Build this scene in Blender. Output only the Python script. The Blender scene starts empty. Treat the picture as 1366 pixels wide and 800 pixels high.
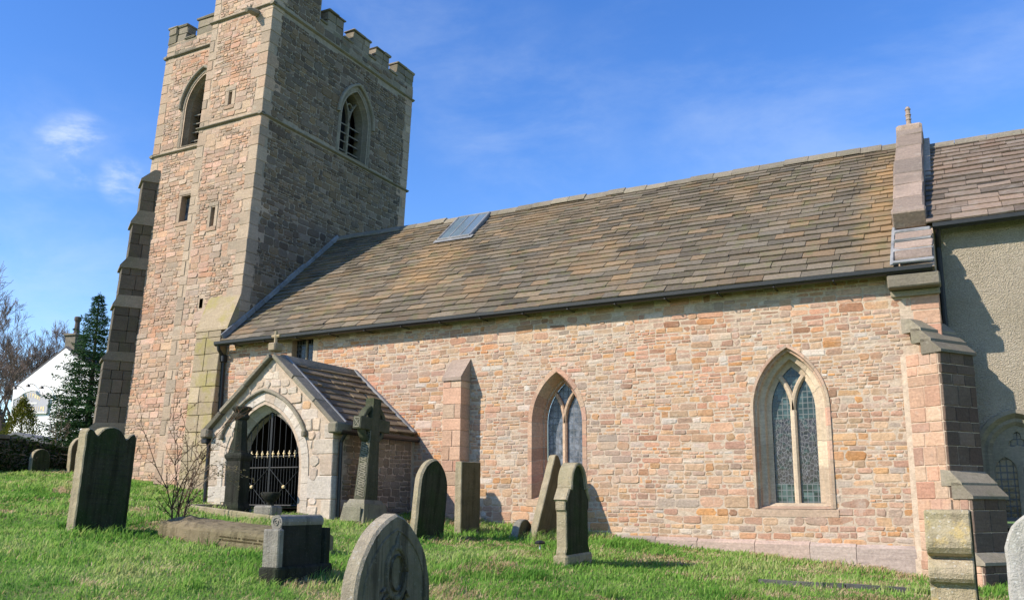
import bpy, math, random
import numpy as np
from mathutils import Vector, Matrix, noise
from mathutils.geometry import tessellate_polygon

SC = bpy.context.scene
COL = SC.collection
R = math.radians

# ------------------------------------------------------------------ camera
cam_d = bpy.data.cameras.new('camera')
cam = bpy.data.objects.new('camera', cam_d)
COL.objects.link(cam)
cam_d.sensor_width = 36.0
cam_d.lens = 36.0 * 1168.8 / 1366.0
cam_d.shift_y = 43.1 / 1366.0
cam_d.clip_start = 0.1
cam_d.clip_end = 3000.0
RR = ((0.88238646, 0.47048678, 0.00602699), (0.08434834, -0.17076887, 0.98169412), (-0.46290333, 0.86572524, 0.19036891))
cam.matrix_world = Matrix(((RR[0][0], RR[1][0], -RR[2][0], 0.0),
                           (RR[0][1], RR[1][1], -RR[2][1], -15.0),
                           (RR[0][2], RR[1][2], -RR[2][2], 0.0),
                           (0, 0, 0, 1)))
SC.camera = cam
CAMP = Vector((0, -15, 0))

# ------------------------------------------------------------------ sky, sun, exposure
SUN = Vector((-0.74, -1.0, 0.90)).normalized()          # towards the sun
SUN_EL = math.asin(SUN.z)
SUN_AZ = math.atan2(SUN.x, SUN.y)                       # from +Y towards +X
SKY_STRENGTH = 0.122
SUN_STRENGTH = 5.0
EXPOSURE = 0.50
wld = bpy.data.worlds.new('World'); SC.world = wld
wld.use_nodes = True
wn, wl = wld.node_tree.nodes, wld.node_tree.links
for n_ in list(wn): wn.remove(n_)
w_out = wn.new('ShaderNodeOutputWorld'); w_bg = wn.new('ShaderNodeBackground')
sky = wn.new('ShaderNodeTexSky'); sky.sky_type = 'NISHITA'; sky.sun_disc = False
sky.sun_elevation = SUN_EL; sky.sun_rotation = SUN_AZ
sky.air_density = 1.0; sky.dust_density = 0.1; sky.ozone_density = 1.6; sky.altitude = 200
hsv = wn.new('ShaderNodeHueSaturation'); hsv.inputs['Saturation'].default_value = 1.33; hsv.inputs['Value'].default_value = 1.48; hsv.inputs['Hue'].default_value = .514
wl.new(sky.outputs[0], hsv.inputs['Color'])
tc = wn.new('ShaderNodeTexCoord')
def cloud(direction, width, scale, amount, stretch, seed, lo=.36, hi=.78, wisp=False):
    """a wisp of cirrus around one compass direction of the sky"""
    d = Vector(direction).normalized()
    dot = wn.new('ShaderNodeVectorMath'); dot.operation = 'DOT_PRODUCT'; dot.inputs[1].default_value = d
    nrm = wn.new('ShaderNodeVectorMath'); nrm.operation = 'NORMALIZE'
    wl.new(tc.outputs['Generated'], nrm.inputs[0]); wl.new(nrm.outputs[0], dot.inputs[0])
    mr = wn.new('ShaderNodeMapRange'); mr.interpolation_type = 'SMOOTHSTEP'
    mr.inputs[1].default_value = math.cos(width); mr.inputs[2].default_value = 1.0
    wl.new(dot.outputs['Value'], mr.inputs[0])
    mp = wn.new('ShaderNodeMapping'); mp.inputs['Scale'].default_value = stretch; mp.inputs['Location'].default_value = (seed, seed * .7, 0)
    mp.inputs['Rotation'].default_value = (0, R(25), R(20))
    wl.new(nrm.outputs[0], mp.inputs[0])
    nt = wn.new('ShaderNodeTexNoise'); nt.inputs['Scale'].default_value = scale; nt.inputs['Detail'].default_value = 7
    nt.inputs['Roughness'].default_value = .62; nt.inputs['Distortion'].default_value = .25
    wl.new(mp.outputs[0], nt.inputs['Vector'])
    m2 = wn.new('ShaderNodeMapRange'); m2.interpolation_type = 'SMOOTHSTEP'; m2.inputs[1].default_value = lo; m2.inputs[2].default_value = hi
    wl.new(nt.outputs[0], m2.inputs[0])
    if wisp:      # the noise eats into the edge of the patch, so that it frays
        sm = wn.new('ShaderNodeMath'); sm.operation = 'MULTIPLY_ADD'; sm.inputs[1].default_value = .62
        wl.new(mr.outputs[0], sm.inputs[0]); wl.new(nt.outputs[0], sm.inputs[2])
        wl.new(sm.outputs[0], m2.inputs[0]); m2.inputs[1].default_value = lo; m2.inputs[2].default_value = hi
    mu = wn.new('ShaderNodeMath'); mu.operation = 'MULTIPLY'; wl.new(mr.outputs[0], mu.inputs[0]); wl.new(m2.outputs[0], mu.inputs[1])
    mu2 = wn.new('ShaderNodeMath'); mu2.operation = 'MULTIPLY'; mu2.inputs[1].default_value = amount; wl.new(mu.outputs[0], mu2.inputs[0])
    return mu2.outputs[0]
def sky_dir(px, py):
    v = Vector(((px - 683) / 1168.8, -(py - 443.1) / 1168.8, 1.0))
    return Vector([sum(RR[k][i] * v[k] for k in range(3)) for i in range(3)])
cl = [cloud(sky_dir(102, 203), .046, 13, .80, (1, 1, 2.1), 3.1, .42, .74),
      cloud(sky_dir(164, 241), .030, 17, .55, (1, 1, 2.4), 7.3, .42, .76),
      cloud(sky_dir(1130, 70), .34, 3.0, .24, (1, 1.6, 2.4), 1.7),
      cloud(sky_dir(700, 170), .14, 5, .20, (1, 1.2, 2.2), 5.2),
      cloud(sky_dir(60, 330), .20, 5, .22, (1, 1.2, 2.4), 9.2),
      cloud(sky_dir(520, -10), .2, 5, .14, (1, 1.2, 2.4), 12.2)]
acc = cl[0]
for c_ in cl[1:]:
    ad = wn.new('ShaderNodeMath'); ad.operation = 'ADD'; ad.use_clamp = True
    wl.new(acc, ad.inputs[0]); wl.new(c_, ad.inputs[1]); acc = ad.outputs[0]
mixc = wn.new('ShaderNodeMixRGB'); mixc.inputs[2].default_value = (5.2, 5.8, 6.4, 1)
wl.new(acc, mixc.inputs[0]); wl.new(hsv.outputs[0], mixc.inputs[1])
wl.new(mixc.outputs[0], w_bg.inputs[0]); w_bg.inputs[1].default_value = SKY_STRENGTH
wl.new(w_bg.outputs[0], w_out.inputs[0])
sun_d = bpy.data.lights.new('sun', 'SUN'); sun_d.energy = SUN_STRENGTH; sun_d.angle = R(.5); sun_d.color = (1.0, .90, .76)
sun = bpy.data.objects.new('sun', sun_d); COL.objects.link(sun)
sun.rotation_euler = SUN.to_track_quat('Z', 'Y').to_euler(); sun.location = (-20, -30, 30)
SC.view_settings.view_transform = 'Standard'; SC.view_settings.look = 'None'
SC.view_settings.exposure = EXPOSURE; SC.view_settings.gamma = 1.0
try: SC.view_settings.use_curve_mapping = False
except Exception: pass

# ------------------------------------------------------------------ helpers
class MB:
    """collects faces, then links them as ONE mesh object"""
    def __init__(s, T=None):
        s.v = []; s.f = []; s.m = []; s.T = T
    def add(s, verts, faces, m=0):
        b = len(s.v)
        s.v.extend([tuple(p) for p in verts])
        for f in faces:
            s.f.append(tuple(i + b for i in f)); s.m.append(m)
    def build(s, name, mats, parent=None, smooth=False, off=None):
        me = bpy.data.meshes.new(name)
        vv = [s.T(p) for p in s.v] if s.T else s.v
        if off is not None:
            vv = [(p[0] - off[0], p[1] - off[1], p[2] - off[2]) for p in vv]
        me.from_pydata(vv, [], s.f)
        if not isinstance(mats, (list, tuple)): mats = [mats]
        for mm in mats: me.materials.append(mm)
        me.polygons.foreach_set('material_index', s.m)
        if smooth: me.polygons.foreach_set('use_smooth', [True] * len(s.f))
        me.update()
        o = bpy.data.objects.new(name, me); COL.objects.link(o)
        if parent is not None:
            o.parent = parent
            if parent.type == 'EMPTY' and parent.get('_world'):
                o.matrix_parent_inverse = Matrix.Translation(-Vector(parent.location))
        return o

def tag(o, label=None, cat=None, group=None, kind=None):
    if label: o['label'] = label
    if cat: o['category'] = cat
    if group: o['group'] = group
    if kind: o['kind'] = kind
    return o
def thing(name, label, cat, loc=(0, 0, 0), rot=(0, 0, 0), group=None, world=False):
    o = bpy.data.objects.new(name, None); COL.objects.link(o)
    o.empty_display_size = .2
    o.location = loc; o.rotation_euler = rot
    if world: o['_world'] = 1
    return tag(o, label, cat, group)

class Fr:
    """a wall's own frame: u along, v up, n out of the wall"""
    def __init__(s, O, U, V, N): s.O, s.U, s.V, s.N = Vector(O), Vector(U).normalized(), Vector(V).normalized(), Vector(N).normalized()
    def __call__(s, u, v, n=0.0): return s.O + s.U * u + s.V * v + s.N * n

def box(mb, lo, hi, m=0, ch=0.0, fr=None, jit=0.0, rng=random):
    """axis box, with chamfered edges when ch > 0"""
    (x0, y0, z0), (x1, y1, z1) = lo, hi
    P = fr if fr else (lambda a, b, c: (a, b, c))
    if ch <= 0:
        c = [(x0, y0, z0), (x1, y0, z0), (x1, y1, z0), (x0, y1, z0), (x0, y0, z1), (x1, y0, z1), (x1, y1, z1), (x0, y1, z1)]
        if jit: c = [tuple(q + rng.uniform(-jit, jit) for q in p) for p in c]
        mb.add([P(*p) for p in c], [(0, 3, 2, 1), (4, 5, 6, 7), (0, 1, 5, 4), (1, 2, 6, 5), (2, 3, 7, 6), (3, 0, 4, 7)], m)
        return
    vs = []; idx = {}
    lohi = ((x0, x1), (y0, y1), (z0, z1))
    for i in (0, 1):
        for j in (0, 1):
            for k in (0, 1):
                for a in (0, 1, 2):
                    p = [lohi[0][i], lohi[1][j], lohi[2][k]]
                    s = (i, j, k)
                    for b in (0, 1, 2):
                        if b != a: p[b] += ch if s[b] == 0 else -ch
                    if jit: p = [q + rng.uniform(-jit, jit) for q in p]
                    idx[(i, j, k, a)] = len(vs); vs.append(P(*p))
    fs = []
    for a in (0, 1, 2):
        b, c = (a + 1) % 3, (a + 2) % 3
        for s in (0, 1):
            q = []
            for (t, w) in ((0, 0), (1, 0), (1, 1), (0, 1)):
                k = [0, 0, 0]; k[a] = s; k[b] = t; k[c] = w
                q.append(idx[(k[0], k[1], k[2], a)])
            fs.append(tuple(q) if s else tuple(q[::-1]))
    for a in (0, 1, 2):
        b, c = (a + 1) % 3, (a + 2) % 3
        for s in (0, 1):
            for t in (0, 1):
                k0 = [0, 0, 0]; k1 = [0, 0, 0]
                k0[a] = 0; k1[a] = 1; k0[b] = k1[b] = s; k0[c] = k1[c] = t
                fs.append((idx[(*k0, b)], idx[(*k1, b)], idx[(*k1, c)], idx[(*k0, c)]))
    for i in (0, 1):
        for j in (0, 1):
            for k in (0, 1): fs.append((idx[(i, j, k, 0)], idx[(i, j, k, 1)], idx[(i, j, k, 2)]))
    mb.add(vs, fs, m)

def prism(mb, fr, poly, n0, n1, m=0, ch=0.0):
    """extrude a u,v outline from n0 to n1 (front); chamfer the front edge"""
    k = len(poly)
    rings = [(poly, n0), (poly, n1 - ch)]
    if ch > 0: rings.append((inset(poly, ch), n1))
    vs = []
    for pl, n in rings: vs += [fr(u, v, n) for u, v in pl]
    fs = []
    for r in range(len(rings) - 1):
        for i in range(k):
            j = (i + 1) % k
            fs.append((r * k + i, r * k + j, (r + 1) * k + j, (r + 1) * k + i))
    fs.append(tuple((len(rings) - 1) * k + i for i in range(k)))
    fs.append(tuple(range(k))[::-1])
    mb.add(vs, fs, m)

def inset(poly, d):
    k = len(poly); out = []
    ar = sum(poly[i][0] * poly[(i + 1) % k][1] - poly[(i + 1) % k][0] * poly[i][1] for i in range(k))
    sg = 1 if ar > 0 else -1
    for i in range(k):
        p0, p1, p2 = Vector(poly[i - 1]), Vector(poly[i]), Vector(poly[(i + 1) % k])
        a = (p1 - p0); b = (p2 - p1)
        if a.length < 1e-6 or b.length < 1e-6: out.append(tuple(p1)); continue
        a.normalize(); b.normalize()
        n1 = Vector((-a.y, a.x)) * sg; n2 = Vector((-b.y, b.x)) * sg
        n = n1 + n2
        if n.length < 1e-4: n = n1
        n.normalize()
        s = d / max(.45, n.dot(n1))
        out.append((p1.x + n.x * s, p1.y + n.y * s))
    return out

def tube(mb, pts, rad, sides=6, m=0, cap=True):
    pts = [Vector(p) for p in pts]
    if not isinstance(rad, (list, tuple)): rad = [rad] * len(pts)
    vs = []; fs = []
    up = Vector((0, 0, 1))
    d = (pts[-1] - pts[0])
    if d.length > 0 and abs(d.normalized().z) > .8: up = Vector((1, .3, 0))
    for i, p in enumerate(pts):
        t = pts[min(i + 1, len(pts) - 1)] - pts[max(i - 1, 0)]
        if t.length < 1e-7: t = Vector((0, 0, 1))
        t.normalize()
        a = t.cross(up)
        if a.length < 1e-4: a = t.cross(Vector((0, 1, 0)))
        a.normalize(); b = t.cross(a)
        for s in range(sides):
            an = 2 * math.pi * s / sides
            vs.append(p + (a * math.cos(an) + b * math.sin(an)) * rad[i])
    for i in range(len(pts) - 1):
        for s in range(sides):
            t = (s + 1) % sides
            fs.append((i * sides + s, i * sides + t, (i + 1) * sides + t, (i + 1) * sides + s))
    if cap:
        fs.append(tuple(range(sides))); fs.append(tuple((len(pts) - 1) * sides + s for s in range(sides))[::-1])
    mb.add(vs, fs, m)

def lathe(mb, prof, c, sides=14, m=0, sq=False):
    vs = []; fs = []
    for r, z in prof:
        for s in range(sides):
            an = 2 * math.pi * s / sides + (math.pi / 4 if sq else 0)
            k = r * (1.41421 if sq else 1)
            vs.append((c[0] + k * math.cos(an), c[1] + k * math.sin(an), c[2] + z))
    n = len(prof)
    for i in range(n - 1):
        for s in range(sides):
            t = (s + 1) % sides
            fs.append((i * sides + s, i * sides + t, (i + 1) * sides + t, (i + 1) * sides + s))
    fs.append(tuple(range(sides))[::-1]); fs.append(tuple((n - 1) * sides + s for s in range(sides)))
    mb.add(vs, fs, m)

def bar_path(mb, fr, pts, w, n0, n1, m=0, ch=None):
    """a moulded bar of width w that follows a path in the wall's plane"""
    if ch is None: ch = min(w * .3, (n1 - n0) * .4)
    k = len(pts); vs = []; fs = []
    P = [Vector(p) for p in pts]
    prof = [(-w / 2, n0), (-w / 2, n1 - ch), (-w / 2 + ch, n1), (w / 2 - ch, n1), (w / 2, n1 - ch), (w / 2, n0)]
    for i in range(k):
        a = (P[i] - P[i - 1]).normalized() if i > 0 else None
        b = (P[i + 1] - P[i]).normalized() if i < k - 1 else None
        if a is None: a = b
        if b is None: b = a
        n1_ = Vector((-a.y, a.x)); n2_ = Vector((-b.y, b.x)); n = (n1_ + n2_)
        n = n.normalized() if n.length > 1e-4 else n1_
        s = 1 / max(.5, n.dot(n1_))
        for o, d in prof: vs.append(fr(P[i].x + n.x * o * s, P[i].y + n.y * o * s, d))
    q = len(prof)
    for i in range(k - 1):
        for j in range(q - 1):
            fs.append((i * q + j, (i + 1) * q + j, (i + 1) * q + j + 1, i * q + j + 1))
    fs.append(tuple(range(q))); fs.append(tuple((k - 1) * q + j for j in range(q))[::-1])
    mb.add(vs, fs, m)

def plate(mb, fr, outer, holes=(), n=0.0, m=0):
    """a flat wall face with holes cut through it"""
    loops = [[Vector((u, v, 0)) for u, v in outer]] + [[Vector((u, v, 0)) for u, v in h] for h in holes]
    flat = [p for l in loops for p in l]
    tr = tessellate_polygon(loops)
    mb.add([fr(p.x, p.y, n) for p in flat], [tuple(t) for t in tr], m)

class Arch:
    """two-centred arch: half width a, springing zs, rise; stands on zb, centred on uc"""
    def __init__(s, uc, zb, a, zs, rise):
        s.uc, s.zb, s.a, s.zs, s.rise = uc, zb, a, zs, rise
        s.c = (rise * rise - a * a) / (2 * a); s.R = a + s.c
    def arc(s, i, t, side):
        """t 0 at the springing, 1 at the apex; side +1 right, -1 left"""
        r = s.R - i
        th = math.acos(max(-1, min(1, s.c / r))) * t
        return (s.uc + side * (-s.c + r * math.cos(th)), s.zs + r * math.sin(th))
    def outline(s, i=0.0, n=10, zb=None):
        zb = s.zb if zb is None else zb
        L = [(s.uc - (s.a - i), zb)] + [s.arc(i, t / n, -1) for t in range(n)] + [s.arc(i, 1, 1)] + \
            [s.arc(i, t / n, 1) for t in range(n - 1, -1, -1)] + [(s.uc + (s.a - i), zb)]
        return L
    def half(s, v, i=0.0):
        if v < s.zb + i: return None
        if v <= s.zs: return s.a - i
        q = (s.R - i) ** 2 - (v - s.zs) ** 2
        if q <= 0: return None
        x = math.sqrt(q) - s.c
        return x if x > 0 else None
    def block(s, v, i=0.0, sill=0.0):
        if v < s.zb - sill: return None
        h = s.half(max(v, s.zb + i + 1e-4), i)
        return None if h is None else (s.uc - h, s.uc + h)

def arch_ring(mb, fr, A, rings, jambs, vous, m=0, mm=None, rng=random, sill=True, gap=.006):
    """rings: (inset, depth, sill rise) from the wall face inwards; built as separate blocks over a mortar bed"""
    def pt(t, ring, dn):
        i, n, sr = ring
        side, kind, q = t
        if kind == 'j': u, v = A.uc + side * (A.a - i), (A.zb + sr) + (A.zs - A.zb - sr) * q
        else: u, v = A.arc(i, q, side)
        return fr(u, v, n + dn)
    def loft(ts, dn, m):
        k = len(ts); vs = []
        for r in rings: vs += [pt(t, r, dn) for t in ts]
        fs = []
        for r in range(len(rings) - 1):
            for j in range(k - 1):
                fs.append((r * k + j, r * k + j + 1, (r + 1) * k + j + 1, (r + 1) * k + j))
        mb.add(vs, fs, m)
    if mm is not None:
        for side in (-1, 1):
            loft([(side, 'j', 0), (side, 'j', 1)] + [(side, 'a', q / 10) for q in range(1, 11)], -.005, mm)
    for side in (-1, 1):
        cuts = [0] + sorted((k + rng.uniform(-.22, .22)) / jambs for k in range(1, jambs)) + [1]
        L = A.zs - A.zb
        for a, b in zip(cuts, cuts[1:]):
            loft([(side, 'j', a + gap / L), (side, 'j', b - gap / L)], rng.uniform(-.002, .003), m)
        al = A.R * math.acos(A.c / A.R)
        cuts = [0] + sorted((k + rng.uniform(-.15, .15)) / vous for k in range(1, vous)) + [1]
        for a, b in zip(cuts, cuts[1:]):
            a2, b2 = a + gap / al, (b - gap / al if b < 1 else 1)
            loft([(side, 'a', a2 + (b2 - a2) * q / 4) for q in range(5)], rng.uniform(-.002, .003), m)
    if sill:
        vs = []
        for i, n, sr in rings: vs += [fr(A.uc - (A.a - i), A.zb + sr, n), fr(A.uc + (A.a - i), A.zb + sr, n)]
        mb.add(vs, [(2 * r, 2 * r + 1, 2 * r + 3, 2 * r + 2) for r in range(len(rings) - 1)], m)

def stone(mb, fr, a, b, c, d, rng, m, gap, pro, warp=True):
    """one rubble stone: rounded outline, rising out of the mortar to a slightly tilted face"""
    a += gap * rng.uniform(.6, 1.3); b -= gap * rng.uniform(.6, 1.3); c += gap * rng.uniform(.5, 1.2); d -= gap * rng.uniform(.5, 1.2)
    w, h = b - a, d - c
    if w < .03 or h < .025: return
    r1 = min(w, h) * rng.uniform(.08, .30)
    j = min(.014, .12 * h)
    pts = [(a + r1, c), (b - r1, c), (b, c + r1), (b, d - r1), (b - r1, d), (a + r1, d), (a, d - r1), (a, c + r1)]
    pts = [(u + rng.uniform(-j, j), v + rng.uniform(-j, j)) for u, v in pts]
    p = rng.uniform(*pro)
    cu, cv = (a + b) / 2, (c + d) / 2
    tu, tv = rng.uniform(-.6, .6) * p / w, rng.uniform(-.6, .6) * p / h
    k = 1 - min(.014, .2 * h) * 2 / min(w, h) * rng.uniform(.7, 1.3)
    vs = []
    def W(u, v, n):
        if warp:
            dv = noise.noise(Vector((u * .55, v * .9, 3.3))) * .035
            return fr(u, v + dv, n)
        return fr(u, v, n)
    for u, v in pts: vs.append(W(u, v, -.012))
    for u, v in pts: vs.append(W(u, v, p * .45))
    for u, v in pts:
        uu, vv = cu + (u - cu) * (1 - (1 - k) * min(1, h / w)), cv + (v - cv) * k
        vs.append(W(uu, vv, p + (uu - cu) * tu + (vv - cv) * tv + rng.uniform(-.002, .002)))
    fs = []
    for r in (0, 8):
        for i in range(8):
            q = (i + 1) % 8
            fs.append((r + i, r + q, r + 8 + q, r + 8 + i))
    fs.append(tuple(range(16, 24)))
    mb.add(vs, fs, m)

def rubble(mb, fr, u0, u1, v0, v1, allow, rng, band=(.26, .5), seg=(.6, 1.7), ch=(.085, .17), asp=(1.1, 3.0), gap=.007, pro=(.004, .02), m=0, wmax=.6, minw=.055):
    """bands of stonework, each band split into runs and each run into its own courses"""
    v = v0
    while v < v1 - .02:
        bh = min(rng.uniform(*band), v1 - v)
        if v1 - v - bh < .12: bh = v1 - v
        u = u0 - rng.uniform(0, .5)
        while u < u1:
            sw = rng.uniform(*seg)
            n = max(1, round(bh / rng.uniform(*ch)))
            wts = [rng.uniform(.55, 1.5) for _ in range(n)]
            t = sum(wts); y = v
            for wt in wts:
                h = bh * wt / t; x = u
                while x < u + sw - .01:
                    w = min(wmax, max(.09, h * rng.uniform(*asp)))
                    if u + sw - x - w < .1: w = u + sw - x
                    for (ia, ib) in allow(y, y + h):
                        a, b = max(x, ia), min(x + w, ib)
                        if b - a > minw: stone(mb, fr, a, b, y, y + h, rng, m, gap, pro)
                    x += w
                y += h
            u += sw
        v += bh

def allow_fn(base, blocks):
    """base(v) -> (ua, ub) or None; blocks: functions v -> (ua, ub) or None to keep free"""
    def f(c, d):
        lo, hi = -1e9, 1e9
        for v in (c, (c + d) / 2, d):
            b = base(v)
            if b is None: return []
            lo, hi = max(lo, b[0]), min(hi, b[1])
        iv = [(lo, hi)]
        for bl in blocks:
            r = [bl(v) for v in (c, (c + d) / 2, d)]
            r = [q for q in r if q]
            if not r: continue
            a, b = min(q[0] for q in r), max(q[1] for q in r)
            nv = []
            for (p, q) in iv:
                if b <= p or a >= q: nv.append((p, q)); continue
                if a > p: nv.append((p, a))
                if b < q: nv.append((b, q))
            iv = nv
        return iv
    return f

def rect_block(u0, u1, v0, v1):
    return lambda v: (u0, u1) if v0 <= v <= v1 else None

def quoins(mb, x, y, sx, sy, z0, z1, rng, la=(.28, .55), hh=(.2, .36), m=0, proud=.012, T=None, rec=None):
    """big corner stones, long and short by turns; sx/sy = direction from the corner into the walls"""
    z = z0; k = 0
    while z < z1 - .05:
        h = min(rng.uniform(*hh), z1 - z)
        if z1 - z - h < .1: h = z1 - z
        a = rng.uniform(*la); b = rng.uniform(*la)
        if k % 2: a *= .62
        else: b *= .62
        xa, xb = sorted((x - sx * proud, x + sx * a)); ya, yb = sorted((y - sy * proud, y + sy * b))
        q = rng.uniform(-.003, .003)
        box(mb, (xa + q, ya - q, z + .005), (xb + q, yb - q, z + h - .005), m, .012, jit=.004, rng=rng)
        if rec is not None: rec.append((z, z + h, a, b))
        z += h; k += 1

def slates(mb, fr, L, H, rows, rng, wid=(.26, .52), th=(.018, .03), m=0, top_scale=.7, holes=(), u_lo=None, u_hi=None, jit=.022):
    """courses of stone slates, deeper at the eaves than at the ridge; each slate a slab of its own"""
    ws = [1 + (top_scale - 1) * i / max(1, rows - 1) for i in range(rows)]
    k = H / sum(ws); v = 0
    for i in range(rows):
        e = ws[i] * k
        u = -rng.uniform(0, .4)
        while u < L:
            w = rng.uniform(*wid) * (.8 + .35 * ws[i])
            a, b = max(0, u), min(L, u + w)
            u += w
            if b - a < .05: continue
            if any(h0 < (a + b) / 2 < h1 and g0 < v + e / 2 < g1 for h0, h1, g0, g1 in holes): continue
            t = rng.uniform(*th); g = .004
            lo = v - rng.uniform(0, jit); hi = v + e + .03
            sag = noise.noise(Vector((a * .35, v * .5, 1.7))) * .03
            n0 = .022 + sag + rng.uniform(-.004, .004); n1 = .004 + sag
            tl = rng.uniform(-.006, .006); sk = rng.uniform(-.009, .009)
            if rng.random() < .04: lo -= rng.uniform(.01, .035); n0 += .006
            vs = [fr(a + g, lo + sk, n0), fr(b - g, lo - sk, n0), fr(b - g, hi, n1), fr(a + g, hi, n1),
                  fr(a + g, lo + sk, n0 + t + tl), fr(b - g, lo - sk, n0 + t - tl), fr(b - g, hi, n1 + t * .5), fr(a + g, hi, n1 + t * .5)]
            mb.add(vs, [(4, 5, 6, 7), (0, 1, 5, 4), (1, 2, 6, 5), (3, 0, 4, 7), (0, 3, 2, 1)], m)
        v += e

# ------------------------------------------------------------------ materials
class NT:
    def __init__(s, name):
        s.mat = bpy.data.materials.new(name); s.mat.use_nodes = True
        s.n, s.l = s.mat.node_tree.nodes, s.mat.node_tree.links
        for q in list(s.n): s.n.remove(q)
        s.out = s.n.new('ShaderNodeOutputMaterial'); s.b = s.n.new('ShaderNodeBsdfPrincipled')
        s.l.new(s.b.outputs[0], s.out.inputs[0])
        s.geo = s.n.new('ShaderNodeNewGeometry'); s.tc = s.n.new('ShaderNodeTexCoord')
        s.b.inputs['Roughness'].default_value = .9
        s.set_spec(.25)
    def set_spec(s, v):
        if 'Specular IOR Level' in s.b.inputs: s.b.inputs['Specular IOR Level'].default_value = v
    @property
    def pos(s): return s.geo.outputs['Position']
    def map(s, vec, scale=(1, 1, 1), rot=(0, 0, 0), loc=(0, 0, 0)):
        m = s.n.new('ShaderNodeMapping'); m.inputs['Scale'].default_value = scale; m.inputs['Rotation'].default_value = rot; m.inputs['Location'].default_value = loc
        s.l.new(vec, m.inputs[0]); return m.outputs[0]
    def noise(s, scale, detail=4, rough=.55, vec=None, dist=0.0):
        t = s.n.new('ShaderNodeTexNoise'); t.inputs['Scale'].default_value = scale; t.inputs['Detail'].default_value = detail
        t.inputs['Roughness'].default_value = rough; t.inputs['Distortion'].default_value = dist
        s.l.new(vec if vec is not None else s.pos, t.inputs['Vector']); return t.outputs[0]
    def voronoi(s, scale, feat='F1', vec=None, rnd=1.0, out='Distance'):
        t = s.n.new('ShaderNodeTexVoronoi'); t.feature = feat; t.inputs['Scale'].default_value = scale; t.inputs['Randomness'].default_value = rnd
        s.l.new(vec if vec is not None else s.pos, t.inputs['Vector']); return t.outputs[out]
    def ramp(s, fac, stops, interp='LINEAR'):
        r = s.n.new('ShaderNodeValToRGB'); r.color_ramp.interpolation = interp
        e = r.color_ramp.elements
        while len(e) < len(stops): e.new(.5)
        for q, (p, c) in zip(e, stops):
            q.position = p; q.color = (c, c, c, 1) if isinstance(c, (int, float)) else (*c, 1)
        s.l.new(fac, r.inputs[0]); return r.outputs[0]
    def rng(s, fac, a, b, c=0.0, d=1.0, smooth=True):
        m = s.n.new('ShaderNodeMapRange'); m.interpolation_type = 'SMOOTHSTEP' if smooth else 'LINEAR'
        for i, v in zip((1, 2, 3, 4), (a, b, c, d)): m.inputs[i].default_value = v
        s.l.new(fac, m.inputs[0]); return m.outputs[0]
    def mix(s, fac, a, b, mode='MIX'):
        m = s.n.new('ShaderNodeMixRGB'); m.blend_type = mode
        for sock, v in zip(m.inputs, (fac, a, b)):
            if isinstance(v, (int, float)): sock.default_value = v if sock.type == 'VALUE' else (v, v, v, 1)
            elif isinstance(v, tuple): sock.default_value = (*v, 1)
            else: s.l.new(v, sock)
        return m.outputs[0]
    def math(s, op, a, b=0.0):
        m = s.n.new('ShaderNodeMath'); m.operation = op
        for sock, v in zip(m.inputs, (a, b)):
            if isinstance(v, (int, float)): sock.default_value = v
            else: s.l.new(v, sock)
        return m.outputs[0]
    def island(s): return s.geo.outputs['Random Per Island']
    def white(s, val, k):
        w = s.n.new('ShaderNodeTexWhiteNoise'); w.noise_dimensions = '1D'
        s.l.new(s.math('ADD', s.math('MULTIPLY', val, 917.0), k), w.inputs['W']); return w.outputs['Value']
    def attr(s, name, out='Fac'):
        a = s.n.new('ShaderNodeAttribute'); a.attribute_name = name; return a.outputs[out]
    def xyz(s, vec=None):
        q = s.n.new('ShaderNodeSeparateXYZ'); s.l.new(vec if vec is not None else s.pos, q.inputs[0]); return q.outputs
    def done(s, col, rough=None, bump=None, bstr=.4, bdist=.02):
        if isinstance(col, tuple): s.b.inputs['Base Color'].default_value = (*col, 1)
        else: s.l.new(col, s.b.inputs['Base Color'])
        if rough is not None:
            if isinstance(rough, (int, float)): s.b.inputs['Roughness'].default_value = rough
            else: s.l.new(rough, s.b.inputs['Roughness'])
        if bump is not None:
            bp = s.n.new('ShaderNodeBump'); bp.inputs['Strength'].default_value = bstr; bp.inputs['Distance'].default_value = bdist
            s.l.new(bump, bp.inputs['Height']); s.l.new(bp.outputs[0], s.b.inputs['Normal'])
        return s.mat

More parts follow.
